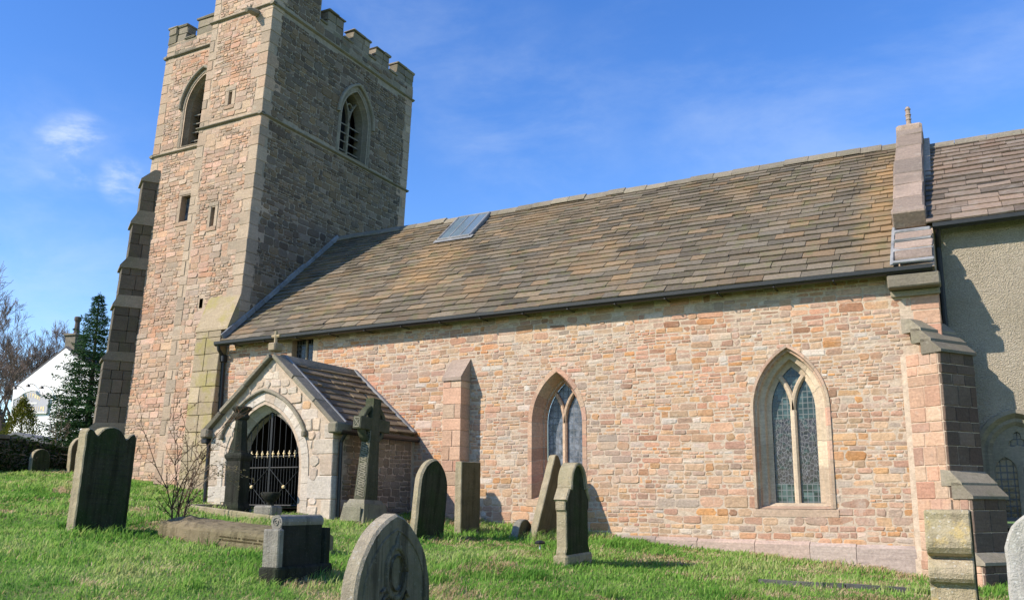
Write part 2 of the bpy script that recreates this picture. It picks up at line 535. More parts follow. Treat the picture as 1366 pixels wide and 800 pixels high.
def stone_mat(name, stops, grime=(.16, .13, .10), grime_amt=.35, lichen=None, lichen_amt=.25, moss=None, moss_amt=0.0, val=1.0, bstr=.6, mottle=0.0):
    t = NT(name)
    r = t.island()
    base = t.ramp(t.white(r, 1.3), stops)
    v2 = t.rng(t.white(r, 7.7), 0, 1, .80, 1.16, False)
    base = t.mix(1.0, base, v2, 'MULTIPLY')
    fine = t.noise(26, 6, .65)
    base = t.mix(1.0, base, t.rng(fine, .25, .75, .74, 1.22, False), 'MULTIPLY')
    bed = t.noise(1.0, 5, .6, t.map(t.pos, (4, 4, 38)))                       # bedding planes of the sandstone
    base = t.mix(.30, base, t.mix(1.0, base, t.rng(bed, .3, .7, .55, 1.35, False), 'MULTIPLY'))
    big = t.noise(.9, 5, .62)
    base = t.mix(t.math('MULTIPLY', t.rng(big, .48, .76), grime_amt), base, grime)
    if mottle:     # patches of salmon and of grey stone, and pale lime smears, over several courses
        base = t.mix(t.math('MULTIPLY', t.rng(t.noise(.75, 4, .6, t.map(t.pos, loc=(3, 7, 1))), .46, .66), mottle), base, t.mix(1.0, base, (1.08, .86, .80), 'MULTIPLY'))
        base = t.mix(t.math('MULTIPLY', t.rng(t.noise(.9, 5, .65, t.map(t.pos, loc=(13, 2, 9))), .50, .68), mottle * .8), base, (.36, .30, .25))
        base = t.mix(t.math('MULTIPLY', t.rng(t.noise(1.9, 6, .7, t.map(t.pos, (1, 1, .55), loc=(5, 12, 4))), .60, .72), mottle * .7), base, (.50, .43, .36))
    if lichen is not None:
        base = t.mix(t.math('MULTIPLY', t.rng(t.noise(5.5, 6, .7), .58, .70), lichen_amt), base, lichen)
    if moss is not None:
        base = t.mix(t.math('MULTIPLY', t.rng(t.noise(2.2, 6, .66), .45, .66), moss_amt), base, moss)
    if val != 1.0: base = t.mix(1.0, base, val, 'MULTIPLY')
    h = t.math('ADD', t.math('MULTIPLY', fine, .5), t.math('MULTIPLY', t.noise(75, 3, .6), .3))
    h = t.math('ADD', h, t.math('MULTIPLY', t.noise(9, 4, .6), .8))
    return t.done(base, .92, h, bstr, .022)

def plain_mat(name, col, var=.2, scale=6.0, rough=.85, bump=.2, spec=.25, metal=0.0, stain=None, stain_amt=0.0, stain_scale=1.5, streak=False, bscale=40):
    t = NT(name); t.set_spec(spec); t.b.inputs['Metallic'].default_value = metal
    n1 = t.noise(scale, 6, .62)
    base = t.mix(1.0, col, t.rng(n1, .28, .72, 1 - var, 1 + var, False), 'MULTIPLY')
    if stain is not None:
        vec = t.map(t.pos, (6, 6, .55)) if streak else t.pos
        base = t.mix(t.math('MULTIPLY', t.rng(t.noise(stain_scale, 6, .65, vec), .42, .66), stain_amt), base, stain)
    return t.done(base, rough, t.noise(bscale, 5, .6), bump, .02)

M = {}
NAVE_STOPS = [(0.0, (.43, .265, .180)), (.13, (.44, .295, .19)), (.27, (.45, .315, .205)), (.38, (.46, .28, .145)), (.43, (.45, .23, .095)), (.50, (.41, .275, .20)),
              (.62, (.33, .265, .21)), (.72, (.44, .26, .175)), (.81, (.44, .345, .25)), (.87, (.50, .45, .39)), (.93, (.29, .165, .10)), (1.0, (.43, .255, .185))]
M['nave_stone'] = stone_mat('nave rubble sandstone', NAVE_STOPS, (.23, .17, .12), .28, (.55, .50, .43), .28, bstr=.9, mottle=.6)
M['nave_mortar'] = plain_mat('lime mortar', (.44, .35, .265), .24, 14, .95, .6)
M['dress'] = stone_mat('dressed pink sandstone', [(0, (.45, .265, .18)), (.3, (.47, .31, .21)), (.5, (.40, .245, .18)), (.7, (.45, .33, .23)), (1, (.44, .24, .165))], (.22, .16, .115), .42, (.5, .45, .38), .25, bstr=.6)
M['dress_buff'] = stone_mat('dressed buff stone', [(0, (.38, .29, .20)), (.4, (.42, .33, .235)), (.7, (.42, .265, .19)), (1, (.35, .28, .205))], (.19, .155, .11), .45, (.46, .42, .35), .25, bstr=.4)
M['dress_mix'] = stone_mat('pink and buff dressed stone', [(0, (.42, .25, .18)), (.3, (.40, .31, .22)), (.5, (.44, .27, .195)), (.75, (.38, .30, .22)), (1, (.45, .255, .18))], (.2, .155, .11), .45, (.46, .42, .35), .25, bstr=.5)
M['dress_pale'] = stone_mat('pale buff tracery stone', [(0, (.47, .38, .27)), (.5, (.50, .41, .30)), (1, (.44, .345, .25))], (.24, .19, .13), .4, (.52, .48, .4), .2, bstr=.4)
M['dress_grey'] = stone_mat('weathered grey dressed stone', [(0, (.20, .175, .135)), (.5, (.26, .225, .17)), (1, (.175, .155, .12))], (.10, .09, .07), .5, (.36, .35, .28), .3, (.12, .13, .05), .2, bstr=.5)
TOW_STOPS = [(0, (.42, .275, .195)), (.2, (.43, .315, .21)), (.38, (.45, .265, .165)), (.55, (.36, .285, .215)), (.7, (.48, .32, .235)), (.85, (.32, .24, .175)), (1, (.44, .34, .25))]
M['tower_stone'] = stone_mat('tower rubble', TOW_STOPS, (.20, .165, .125), .45, (.48, .45, .37), .25, bstr=.9, mottle=.6)
M['tower_shade'] = stone_mat('tower shaded rubble', [(0, (.095, .07, .05)), (.25, (.165, .12, .082)), (.45, (.20, .14, .08)), (.65, (.12, .097, .073)), (.85, (.22, .17, .125)), (1, (.085, .068, .052))], (.12, .11, .085), .4, (.36, .35, .28), .2)  # shade of the east face painted in: darker copy of the tower rubble
M['tower_mortar'] = plain_mat('tower mortar', (.37, .285, .205), .25, 10, .95, .5)
M['tower_mortar_shade'] = plain_mat('tower shaded mortar', (.27, .23, .175), .25, 10, .95, .5)  # mortar darkened as well, for the shaded east face
M['tower_ashlar'] = stone_mat('tower quoin stone', [(0, (.36, .28, .205)), (.35, (.40, .305, .215)), (.7, (.32, .255, .19)), (1, (.41, .28, .19))], (.17, .15, .11), .5, (.44, .42, .34), .3, bstr=.5)
M['coping'] = stone_mat('coping slab', [(0, (.25, .20, .16)), (.5, (.31, .235, .185)), (1, (.23, .185, .15))], (.13, .11, .085), .55, (.40, .38, .32), .3, bstr=.8)
M['plinth'] = stone_mat('plinth stone', [(0, (.36, .29, .25)), (.5, (.42, .31, .25)), (1, (.31, .26, .225))], (.2, .17, .14), .4, (.46, .43, .38), .3)
M['end_shade'] = stone_mat('shaded buttress end', [(0, (.09, .06, .046)), (.35, (.14, .095, .07)), (.7, (.11, .085, .066)), (1, (.17, .12, .09))], (.08, .065, .05), .4, (.32, .30, .25), .15)  # shade on the end face painted into the stone colour
M['parapet'] = stone_mat('dark parapet stone', [(0, (.19, .16, .12)), (.5, (.26, .215, .16)), (1, (.16, .14, .105))], (.08, .075, .055), .65, (.38, .36, .29), .3, (.14, .15, .06), .2)
M['mossy'] = stone_mat('mossy buttress stone', [(0, (.33, .26, .17)), (.5, (.38, .30, .20)), (1, (.29, .235, .155))], (.18, .15, .09), .4, (.42, .40, .3), .3, (.27, .235, .06), .6, bstr=.5)
M['buttress_shade'] = stone_mat('shaded buttress stone', [(0, (.10, .085, .065)), (.5, (.145, .12, .09)), (1, (.085, .075, .057))], (.055, .05, .04), .5, (.22, .21, .16), .25, (.10, .10, .04), .3)  # flank lies in shade; that darkness is put into the stone colour
M['slate'] = None
def slate_mat(name, stops, orange, o_amt, moss, m_amt, val=1.0, ochre=False):
    t = NT(name); r = t.island()
    base = t.ramp(t.white(r, 2.1), stops)
    base = t.mix(1.0, base, t.rng(t.white(r, 5.5), 0, 1, .72, 1.22, False), 'MULTIPLY')
    base = t.mix(1.0, base, t.rng(t.noise(18, 6, .65), .25, .75, .72, 1.24, False), 'MULTIPLY')
    base = t.mix(t.math('MULTIPLY', t.rng(t.noise(.55, 4, .6), .5, .72), o_amt), base, orange)
    if ochre:      # iron stains running down beside the gable and below the skylight
        p = t.xyz(); wob = t.math('MULTIPLY', t.math('SUBTRACT', t.noise(2.2, 5, .65), .5), 1.1)
        for xc, hw, z0_, z1_, am in ((-1.25, .55, 3.6, 7.3, .8), (-11.0, 1.0, 4.6, 6.4, .75)):
            dx = t.math('ABSOLUTE', t.math('ADD', t.math('SUBTRACT', p[0], xc), wob))
            f = t.math('MULTIPLY', t.rng(dx, hw, hw * .15), t.rng(t.math('ABSOLUTE', t.math('SUBTRACT', p[2], (z0_ + z1_) / 2)), (z1_ - z0_) / 2 + .1, (z1_ - z0_) / 4))
            base = t.mix(t.math('MULTIPLY', t.math('MULTIPLY', f, am), t.rng(t.white(r, 9.1), 0, 1, .35, 1, False)), base, (.33, .205, .095))
    base = t.mix(t.math('MULTIPLY', t.rng(t.noise(3.2, 6, .7), .5, .68), m_amt), base, moss)
    base = t.mix(t.math('MULTIPLY', t.rng(t.noise(11, 6, .72), .63, .70), .35), base, (.36, .35, .31))
    if val != 1.0: base = t.mix(1.0, base, val, 'MULTIPLY')
    h = t.math('ADD', t.math('MULTIPLY', t.noise(30, 5, .65), .7), t.noise(6, 3, .5))
    return t.done(base, .88, h, .45, .02)
M['slate'] = slate_mat('stone slates', [(0, (.112, .094, .068)), (.3, (.158, .128, .092)), (.5, (.13, .114, .088)), (.72, (.18, .14, .092)), (.85, (.215, .148, .088)), (1, (.088, .078, .060))], (.30, .19, .09), .36, (.12, .122, .052), .55, ochre=True)
M['slate_porch'] = slate_mat('porch stone slates', [(0, (.17, .13, .085)), (.5, (.22, .165, .10)), (1, (.145, .115, .08))], (.27, .2, .12), .3, (.17, .15, .06), .5)
M['slate_chancel'] = slate_mat('chancel stone slates', [(0, (.16, .125, .095)), (.3, (.205, .155, .115)), (.55, (.145, .118, .09)), (.8, (.23, .165, .12)), (1, (.115, .095, .075))], (.25, .14, .09), .25, (.27, .245, .21), .4)
M['underlay'] = plain_mat('roof underlay', (.05, .042, .035), .2)
M['lead'] = plain_mat('lead flashing', (.19, .195, .20), .25, 8, .75, .2, .2, 0.0, (.36, .36, .36), .5)
M['iron'] = plain_mat('black painted iron', (.012, .013, .014), .3, 20, .45, .1, .5)
M['gold'] = plain_mat('gilt paint', (.78, .60, .32), .2, 30, .4, .1, .5)
M['dark'] = plain_mat('dark void', (.008, .008, .009), .2)
M['louvre'] = plain_mat('pale louvre slats', (.22, .20, .165), .25, 9, .85, .2)
M['render'] = None
def render_mat():
    t = NT('roughcast render')
    base = t.mix(t.rng(t.noise(1.1, 6, .65), .35, .7), (.40, .345, .265), (.33, .285, .215))
    base = t.mix(1.0, base, t.rng(t.noise(46, 4, .7), .3, .7, .72, 1.25, False), 'MULTIPLY')
    h = t.math('ADD', t.noise(42, 4, .7), t.math('MULTIPLY', t.voronoi(55), .8))
    return t.done(base, .95, h, 1.0, .025)
M['render'] = render_mat()
def leaded(name, dark, pale, grid=.085, picture=False, blotch=0.0, rough=.12):
    t = NT(name); t.set_spec(.38)
    o = t.tc.outputs['Object']
    p = t.xyz(o)
    def lines(sock, step, w):
        f = t.math('FRACT', t.math('DIVIDE', sock, step)); f = t.math('ABSOLUTE', t.math('SUBTRACT', f, .5))
        return t.math('GREATER_THAN', f, .5 - w)
    grd = t.math('MAXIMUM', lines(t.math('ADD', p[0], 50.0), grid, .085), lines(t.math('ADD', p[2], 50.0), grid * 1.15, .075))
    cell = t.n.new('ShaderNodeTexWhiteNoise'); cell.noise_dimensions = '3D'
    sn = t.n.new('ShaderNodeVectorMath'); sn.operation = 'SNAP'; sn.inputs[1].default_value = (grid, 9, grid * 1.15); t.l.new(o, sn.inputs[0]); t.l.new(sn.outputs[0], cell.inputs['Vector'])
    col = t.mix(t.rng(cell.outputs['Value'], .2, 1, 0, .8), dark, pale)
    if blotch: col = t.mix(t.math('MULTIPLY', t.rng(t.noise(7, 6, .7, o), .42, .62), blotch), col, (.33, .36, .42))  # pale blotches: reflections on the pane painted into its colour
    ld = grd
    if picture:
        band = t.math('MULTIPLY', t.math('GREATER_THAN', p[2], .34), t.math('LESS_THAN', p[2], 1.42))
        wv = t.n.new('ShaderNodeVectorMath'); wv.operation = 'MULTIPLY_ADD'; wv.inputs[1].default_value = (.10, 0, .10); t.l.new(t.n.new('ShaderNodeTexNoise').outputs[1], wv.inputs[0]); t.l.new(o, wv.inputs[2])
        vd = t.math('LESS_THAN', t.voronoi(1.0, 'DISTANCE_TO_EDGE', t.map(wv.outputs[0], (24, 1, 13))), .06)
        ld = t.math('ADD', t.math('MULTIPLY', grd, t.math('SUBTRACT', 1.0, band)), t.math('MULTIPLY', vd, band))
        pc = t.ramp(t.noise(9, 2, .5, o), [(.3, (.008, .007, .008)), (.45, (.05, .045, .055)), (.55, (.012, .012, .014)), (.66, (.03, .055, .055)), (.78, (.12, .105, .10))])
        col = t.mix(band, col, pc)
    col = t.mix(t.math('MULTIPLY', ld, .75), col, (.15, .16, .165) if picture else (.09, .10, .11))
    rg = t.rng(ld, 0, 1, rough, .6)
    h = t.math('ADD', t.math('MULTIPLY', cell.outputs['Value'], .5), t.noise(9, 3, .5, o))
    return t.done(col, rg, h, .12, .02)
M['glass_story'] = leaded('leaded story glass', (.012, .028, .028), (.075, .125, .125), .084, True)
M['glass_blue'] = leaded('leaded plain glass', (.035, .045, .06), (.085, .10, .13), .11, False, .4, .2)
M['glass_dark'] = leaded('dark leaded glass', (.006, .009, .010), (.02, .026, .03), .09, False, .1, .15)
M['skylight'] = plain_mat('skylight glass', (.12, .165, .20), .12, 3, .12, .03, .6)
M['white_paint'] = plain_mat('pale grey paint', (.50, .53, .56), .1, 6, .6, .05)

# ------------------------------------------------------------------ terrain
def gz(x, y):
    xx = max(-60.0, min(x, 9.0)); yy = max(-30.0, min(y, 12.0))
    if xx < -22.0: base = -1.1 + .083 * 22.0 + .045 * (-22.0 - xx)
    else: base = -1.1 - .083 * xx
    base += .033 * yy
    f = max(0.0, 1.0 - max(abs(x + 10) - 25, abs(y + 5) - 20, 0.0) / 15.0)
    base += f * (.045 * noise.noise(Vector((x * .55, y * .55, 0))) + .022 * noise.noise(Vector((x * 1.7, y * 1.7, 4.0))))
    return base

rng0 = random.Random(5)
# the ground: one sheet out to the horizon, finer near the church
def axis(c0, c1, step, far):
    a = list(np.arange(c0, c1 + 1e-6, step)); s = step; v = c1
    while v < far: s *= 1.35; v += s; a.append(v)
    s = step; v = c0
    while v > -far: s *= 1.35; v -= s; a.insert(0, v)
    return a
gx = axis(-30, 8, .38, 1500); gy = axis(-16, 6, .38, 1500)
gv = [(x, y, gz(x, y)) for y in gy for x in gx]
W_ = len(gx)
gf = [(j * W_ + i, j * W_ + i + 1, (j + 1) * W_ + i + 1, (j + 1) * W_ + i) for j in range(len(gy) - 1) for i in range(W_ - 1)]
mbg = MB(); mbg.add(gv, gf)
tg = NT('turf soil')
gcol = tg.mix(tg.rng(tg.noise(1.4, 6, .65), .4, .65), (.13, .23, .04), (.20, .26, .07))
gcol = tg.mix(tg.math('MULTIPLY', tg.rng(tg.noise(2.3, 6, .7), .56, .70), .8), gcol, (.26, .20, .11))
gcol = tg.mix(1.0, gcol, tg.rng(tg.noise(35, 5, .7), .25, .75, .6, 1.35, False), 'MULTIPLY')
M['turf'] = tg.done(gcol, .95, tg.noise(30, 6, .7), 1.0, .05)
ground = mbg.build('ground', M['turf'], smooth=True)
tag(ground, 'sloping churchyard turf', None, None, 'structure')

# ================================================================== THE CHURCH
CH_LOC = (-9.0, 2.5, -.6)
church = thing('church', 'sandstone parish church with battlemented tower, stone slated nave and gabled south porch', 'church', CH_LOC, world=True)
def part(mb, name, mats, parent=church, smooth=False):
    return mb.build(name, mats, parent, smooth)
SH = .058
def TW(p): return (p[0], p[1] + SH * (p[2] - 5.0), p[2])                     # the old tower leans a little to the north

# ---------------------------------------------------------------- nave wall
XW, XE = -15.75, -.42
EAVE_Y, EAVE_Z, RID_Y, RID_Z = -.30, 3.70, 3.73, 7.27
PIT = math.atan2(RID_Z - EAVE_Z, RID_Y - EAVE_Y)
A1 = Arch(-7.05, .07, .61, 1.50, 1.05)
A2 = Arch(-2.775, -.07, .645, 1.56, 1.08)
FS = Fr((0, 0, 0), (1, 0, 0), (0, 0, 1), (0, -1, 0))                          # south face of the nave
rng = random.Random(11)
mb = MB()
CLW = (-13.70, -13.08, 2.6, 3.60)
WALLTOP = 3.80
holes = [A1.outline(.04), A2.outline(.04), [(CLW[0], CLW[2]), (CLW[1], CLW[2]), (CLW[1], CLW[3]), (CLW[0], CLW[3])]]
plate(mb, FS, [(XW, -2.0), (XE, -2.0), (XE, WALLTOP), (XW, WALLTOP)], holes, .005, 1)
plate(mb, Fr((0, .55, 0), (1, 0, 0), (0, 0, 1), (0, -1, 0)), [(XW, -2.0), (XE, -2.0), (XE, WALLTOP), (XW, WALLTOP)], holes, 0, 1)
blocks = [lambda v: A1.block(v, .045, .10), lambda v: A2.block(v, .045, .10), rect_block(CLW[0] - .13, CLW[1] + .13, CLW[2], CLW[3] + .05),
          rect_block(-9.38, -8.96, -2, 2.4), rect_block(-13.38, -10.28, -2, 1.3)]
qrec = []
for k in range(3):     # patches with different stone sizes so that the wall does not look like one run
    pass
def nave_base(v): return (XW + .02, XE - .40 - (.16 if int(v * 3.3) % 2 else 0))
al = allow_fn(nave_base, blocks)
rubble(mb, FS, XW, XE, -1.2, .70, al, rng, band=(.2, .42), seg=(.4, 1.3), ch=(.065, .145), asp=(1.0, 2.9), gap=.007, pro=(.005, .016), wmax=.42)
rubble(mb, FS, XW, XE, .70, 3.62, al, rng, band=(.18, .42), seg=(.35, 1.3), ch=(.05, .125), asp=(1.0, 3.6), gap=.007, pro=(.005, .016), wmax=.40)
nave_wall = part(mb, 'nave_wall', [M['nave_stone'], M['nave_mortar']])
mb = MB()
quoins(mb, XE, 0.0, -1, 1, .9, 3.30, random.Random(4), (.36, .62), (.2, .34))
part(mb, 'corner_stone', M['dress'], nave_wall)
# base course
mb = MB(); rr = random.Random(6); x = -9.2
while x < -1.0:
    w = rr.uniform(.6, 1.1); b = min(x + w, -1.0); t = -.61 - .012 * max(0, x + 6) + rr.uniform(-.008, .008)
    poly = [(0.0, t + .06), (-.085, t), (-.095, t - .3), (-.10, -2.0), (.05, -2.0), (.05, t + .06)]
    fr = Fr((x + .004, 0, 0), (0, 1, 0), (0, 0, 1), (1, 0, 0))
    prism(mb, fr, poly, 0, b - x - .008, 0)
    x = b
part(mb, 'plinth', M['plinth'], nave_wall)

# ---------------------------------------------------------------- nave windows
def tracery(mb, fr, A, ins, mw, n0, n1, m=0):
    b = A.a - ins; R2 = A.R - ins; c = A.c
    zb = A.zb + .02
    bar_path(mb, fr, [(A.uc, zb), (A.uc, A.zs)], mw, n0, n1, m)
    hmax = math.sqrt(max(.001, R2 * R2 - (c + b / 2) ** 2))
    for sgn in (-1, 1):
        pts = []
        for k in range(11):
            h = hmax * k / 10 * 1.04
            x = -c - b + math.sqrt(max(0, R2 * R2 - h * h))
            pts.append((A.uc - sgn * x * -1 if False else A.uc + (x if sgn < 0 else -x), A.zs + h))
        bar_path(mb, fr, pts, mw * .86, n0, n1 - .002, m)
def nave_window(A, rings, glass, dres, label, split=None, inner=None, tw=.085):
    r = random.Random(int(abs(A.uc) * 100))
    mb = MB()
    arch_ring(mb, FS, A, rings[:split + 1] if split else rings, 6, 4, 0, 1, r)
    ins = rings[-1][0]
    w = part(mb, 'nave_window', [dres, M['nave_mortar']]); w['label'] = label
    if split:
        mb = MB(); arch_ring(mb, FS, A, rings[split:], 3, 3, 0, 1, r); part(mb, 'inner_order', [inner, M['nave_mortar']], w)
    mt = MB(); tracery(mt, FS, A, ins, tw, rings[-1][1] - .06, rings[-1][1] + .04)
    part(mt, 'tracery', inner or dres, w)
    mg = MB(); plate(mg, FS, A.outline(ins - .01, 12, A.zb + rings[-1][2] - .01), (), rings[-1][1] - .035)
    part(mg, 'leaded_glass', glass, w)
    ms = MB()
    zb = A.zb
    prism(ms, Fr((A.uc - A.a - .03, 0, 0), (0, 1, 0), (0, 0, 1), (1, 0, 0)), [(-.015, zb - .13), (-.03, zb - .012), (.02, zb + .004), (.08, zb + .004), (.08, zb - .13)], 0, 2 * A.a + .06)
    part(ms, 'sill', dres, w)
    return w
nave_window(A1, [(0, .014, 0), (.085, .014, 0), (.10, -.02, 0), (.175, -.24, .08), (.18, -.29, .09), (.215, -.29, .09), (.225, -.37, .11), (.24, -.37, .11)], M['glass_blue'], M['dress'], 'pink dressed pointed window with pale blotched glass')
nave_window(A2, [(0, .020, 0), (.006, .032, 0), (.048, .032, 0), (.062, -.035, .0), (.095, -.045, .01), (.105, -.15, .04), (.135, -.17, .04), (.19, -.18, .045), (.205, -.29, .09), (.285, -.31, .09)], M['glass_story'], M['dress_mix'], 'pink and buff moulded pointed window with pictorial leaded glass', 5, M['dress_pale'], .10)
# hood of window two: a plain raised outer order over the arch
# small square-headed window above the porch
mb = MB(); u0, u1, v0, v1 = CLW
box(mb, (u0 - .14, v0, -.2), (u0 - .002, v1 + .02, .012), 0, .01, FS); box(mb, (u1 + .002, v0, -.2), (u1 + .14, v1 + .02, .012), 0, .01, FS)
box(mb, (u0 - .14, v1 + .024, -.2), (u1 + .14, v1 + .10, .010), 0, .01, FS)
cw = part(mb, 'small_window', M['dress_buff'])
mb = MB(); plate(mb, FS, [(u0, v0), (u1, v0), (u1, v1), (u0, v1)], (), -.16)
part(mb, 'leaded_glass', M['glass_dark'], cw)
mb = MB(); bar_path(mb, FS, [((u0 + u1) / 2, v0), ((u0 + u1) / 2, v1)], .05, -.17, -.12); part(mb, 'mullion', M['dress_grey'], cw)

# ---------------------------------------------------------------- mid buttress
mb = MB(); rr = random.Random(9)
bx0, bx1, by = -9.38, -8.96, -.355
box(mb, (bx0 + .012, by + .012, -2), (bx1 - .012, -.0, 2.36), 1)
z = -1.0
while z < 2.36:
    h = min(rr.uniform(.2, .34), 2.36 - z)
    if 2.36 - z - h < .1: h = 2.36 - z
    if rr.random() < .5:
        s = rr.uniform(.35, .65)
        xm = bx0 + (bx1 - bx0) * s
        box(mb, (bx0, by, z + .004), (xm - .004, .02, z + h - .004), 0, .008, jit=.003, rng=rr); box(mb, (xm + .004, by, z + .004), (bx1, .02, z + h - .004), 0, .008, jit=.003, rng=rr)
    else: box(mb, (bx0, by, z + .004), (bx1, .02, z + h - .004), 0, .008, jit=.003, rng=rr)
    z += h
wb = part(mb, 'wall_buttress', [M['dress'], M['nave_mortar']])
mb = MB()
prism(mb, Fr((bx0 - .01, 0, 0), (0, 1, 0), (0, 0, 1), (1, 0, 0)), [(by - .03, 2.36), (by - .03, 2.43), (.02, 2.87), (.02, 2.36)], 0, bx1 - bx0 + .02, 0)
part(mb, 'sloped_cap', M['coping'], wb)

# ---------------------------------------------------------------- nave roof
UROOF = Vector((0, math.cos(PIT), math.sin(PIT))); NROOF = Vector((0, -math.sin(PIT), math.cos(PIT)))
SLEN = math.hypot(RID_Y - EAVE_Y, RID_Z - EAVE_Z)
RX0, RX1 = -15.62, -1.0
FR = Fr((RX0, EAVE_Y - .03, EAVE_Z - .03), (1, 0, 0), UROOF, NROOF)
def roof_uv(x, y): return (x - RX0, (y - EAVE_Y) / math.cos(PIT))
s0 = roof_uv(-11.55, 2.72); s1 = roof_uv(-10.62, 3.70)
mb = MB(); rng = random.Random(21)
slates(mb, FR, RX1 - RX0, SLEN - .02, 28, rng, (.24, .54), (.016, .030), 0, .66, holes=[(s0[0] + .02, s1[0] - .02, s0[1] + .05, s1[1] - .1)])
plate(mb, FR, [(-.02, .02), (RX1 - RX0, .02), (RX1 - RX0, SLEN), (-.02, SLEN)], (), .003, 1)
# the north slope
FRN = Fr((RX1, 2 * RID_Y - EAVE_Y, EAVE_Z), (-1, 0, 0), (0, -math.cos(PIT), math.sin(PIT)), (0, math.sin(PIT), math.cos(PIT)))
slates(mb, FRN, RX1 - RX0, SLEN - .02, 22, rng, (.4, .8), (.016, .028), 0, .7)
plate(mb, FRN, [(0, 0), (RX1 - RX0, 0), (RX1 - RX0, SLEN), (0, SLEN)], (), .003, 1)
nave_roof = part(mb, 'nave_roof', [M['slate'], M['underlay']])
mb = MB(); x = RX0
while x < RX1 - .1:
    w = min(rng.uniform(.4, .62), RX1 - x); dz = rng.uniform(-.018, .018) + .035 * noise.noise(Vector((x * .4, 0, 0)))
    prism(mb, Fr((x + .004, RID_Y, RID_Z + dz), (0, 1, 0), (0, 0, 1), (1, 0, 0)), [(-.18, -.10), (-.17, -.055), (-.03, .075), (.03, .075), (.17, -.055), (.18, -.10)], 0, w - .008, 0)
    x += w
part(mb, 'ridge', M['dress_grey'], nave_roof)
# skylight
mb = MB()
a, b, c, d = s0[0], s1[0], s0[1], s1[1]
for p0, p1 in (((a, c), (a, d)), ((b, c), (b, d)), ((a, c), (b, c)), ((a, d), (b, d)), ((a + (b - a) / 3, c), (a + (b - a) / 3, d)), ((a + (b - a) * 2 / 3, c), (a + (b - a) * 2 / 3, d))):
    w = .06 if abs(p0[0] - a) < 1e-6 or abs(p0[0] - b) < 1e-6 or p0[1] == p1[1] else .03
    bar_path(mb, FR, [p0, p1], w, .0, .105 if w > .05 else .095)
plate(mb, FR, [(a - .08, c - .14), (b + .1, c - .14), (b + .1, c + .02), (a - .08, c + .02)], (), .072)
skl = part(mb, 'skylight', M['lead'])
mb = MB(); plate(mb, FR, [(a, c), (b, c), (b, d), (a, d)], (), .08); part(mb, 'pane', M['skylight'], skl)
# gutter and downpipe
mb = MB()
prism(mb, Fr((RX0 - .2, 0, 0), (0, 1, 0), (0, 0, 1), (1, 0, 0)), [(-.36, 3.68), (-.355, 3.62), (-.32, 3.585), (-.28, 3.575), (-.24, 3.585), (-.21, 3.62), (-.205, 3.68), (-.22, 3.68), (-.235, 3.63), (-.28, 3.60), (-.33, 3.63), (-.345, 3.68)], 0, RX1 - RX0 + .75)
x = RX0 + .4
while x < RX1: box(mb, (x - .012, -.34, 3.565), (x + .012, .0, 3.58)); x += .95
part(mb, 'gutter', M['iron'])
mb = MB()
tube(mb, [(-15.74, -.28, 3.6), (-15.74, -.26, 3.5), (-15.76, -.09, 3.36), (-15.76, -.08, 3.2), (-15.76, -.08, 1.3), (-15.76, -.08, -.2)], .042, 8)
box(mb, (-15.83, -.16, 3.22), (-15.69, -.01, 3.40), 0, .02)
for z in (2.4, 1.2): tube(mb, [(-15.76, -.08, z), (-15.76, -.08, z + .08)], .055, 8)
part(mb, 'downpipe', M['iron'])
# east gable of the nave with its coping
mb = MB()
gp = [(.0, -2.0), (.0, 3.62), (EAVE_Y + .05, 3.66), (RID_Y, RID_Z + .05), (2 * RID_Y, 3.6), (2 * RID_Y, -2.0)]
prism(mb, Fr((-1.0, 0, 0), (0, 1, 0), (0, 0, 1), (1, 0, 0)), gp, 0, .575, 0)
part(mb, 'east_gable', M['nave_mortar'])
mb = MB(); rr = random.Random(14)
FC = Fr((-1.02, EAVE_Y, EAVE_Z), (1, 0, 0), UROOF, NROOF)
v = 1.45; 
while v < SLEN + .1:
    h = min(rr.uniform(.5, .72), SLEN + .12 - v)
    if SLEN + .12 - v - h < .2: h = SLEN + .12 - v
    q = rr.uniform(-.008, .008)
    box(mb, (0.0 + rr.uniform(-.012, .012), v + .004, .03), (.49 + q, v + h - .004, .31 + q), 0, .022, FC, .009, rr)
    v += h
box(mb, (-.015, 1.30, .02), (.52, 1.49, .34), 0, .025, FC, .008, rr)
for k in range(8): # north slope of the coping
    FCN = Fr((-1.02, 2 * RID_Y - EAVE_Y, EAVE_Z), (1, 0, 0), (0, -math.cos(PIT), math.sin(PIT)), (0, math.sin(PIT), math.cos(PIT)))
    box(mb, (.05, k * .66, .03), (.47, k * .66 + .65, .25), 0, .012, FCN)
box(mb, (-1.01, RID_Y - .24, RID_Z + .08), (-.54, RID_Y + .24, RID_Z + .33), 0, .035, None, .012, rr)
cop = part(mb, 'gable_coping', M['coping'])
mb = MB()
lathe(mb, [(.11, .38), (.09, .46), (.05, .50), (.045, .58), (.06, .60), (.045, .63), (.05, .68), (.062, .70), (.045, .73), (.045, .80), (.06, .82), (.03, .88)], (-.78, RID_Y, RID_Z - .09), 10)
part(mb, 'finial', M['coping'], cop)
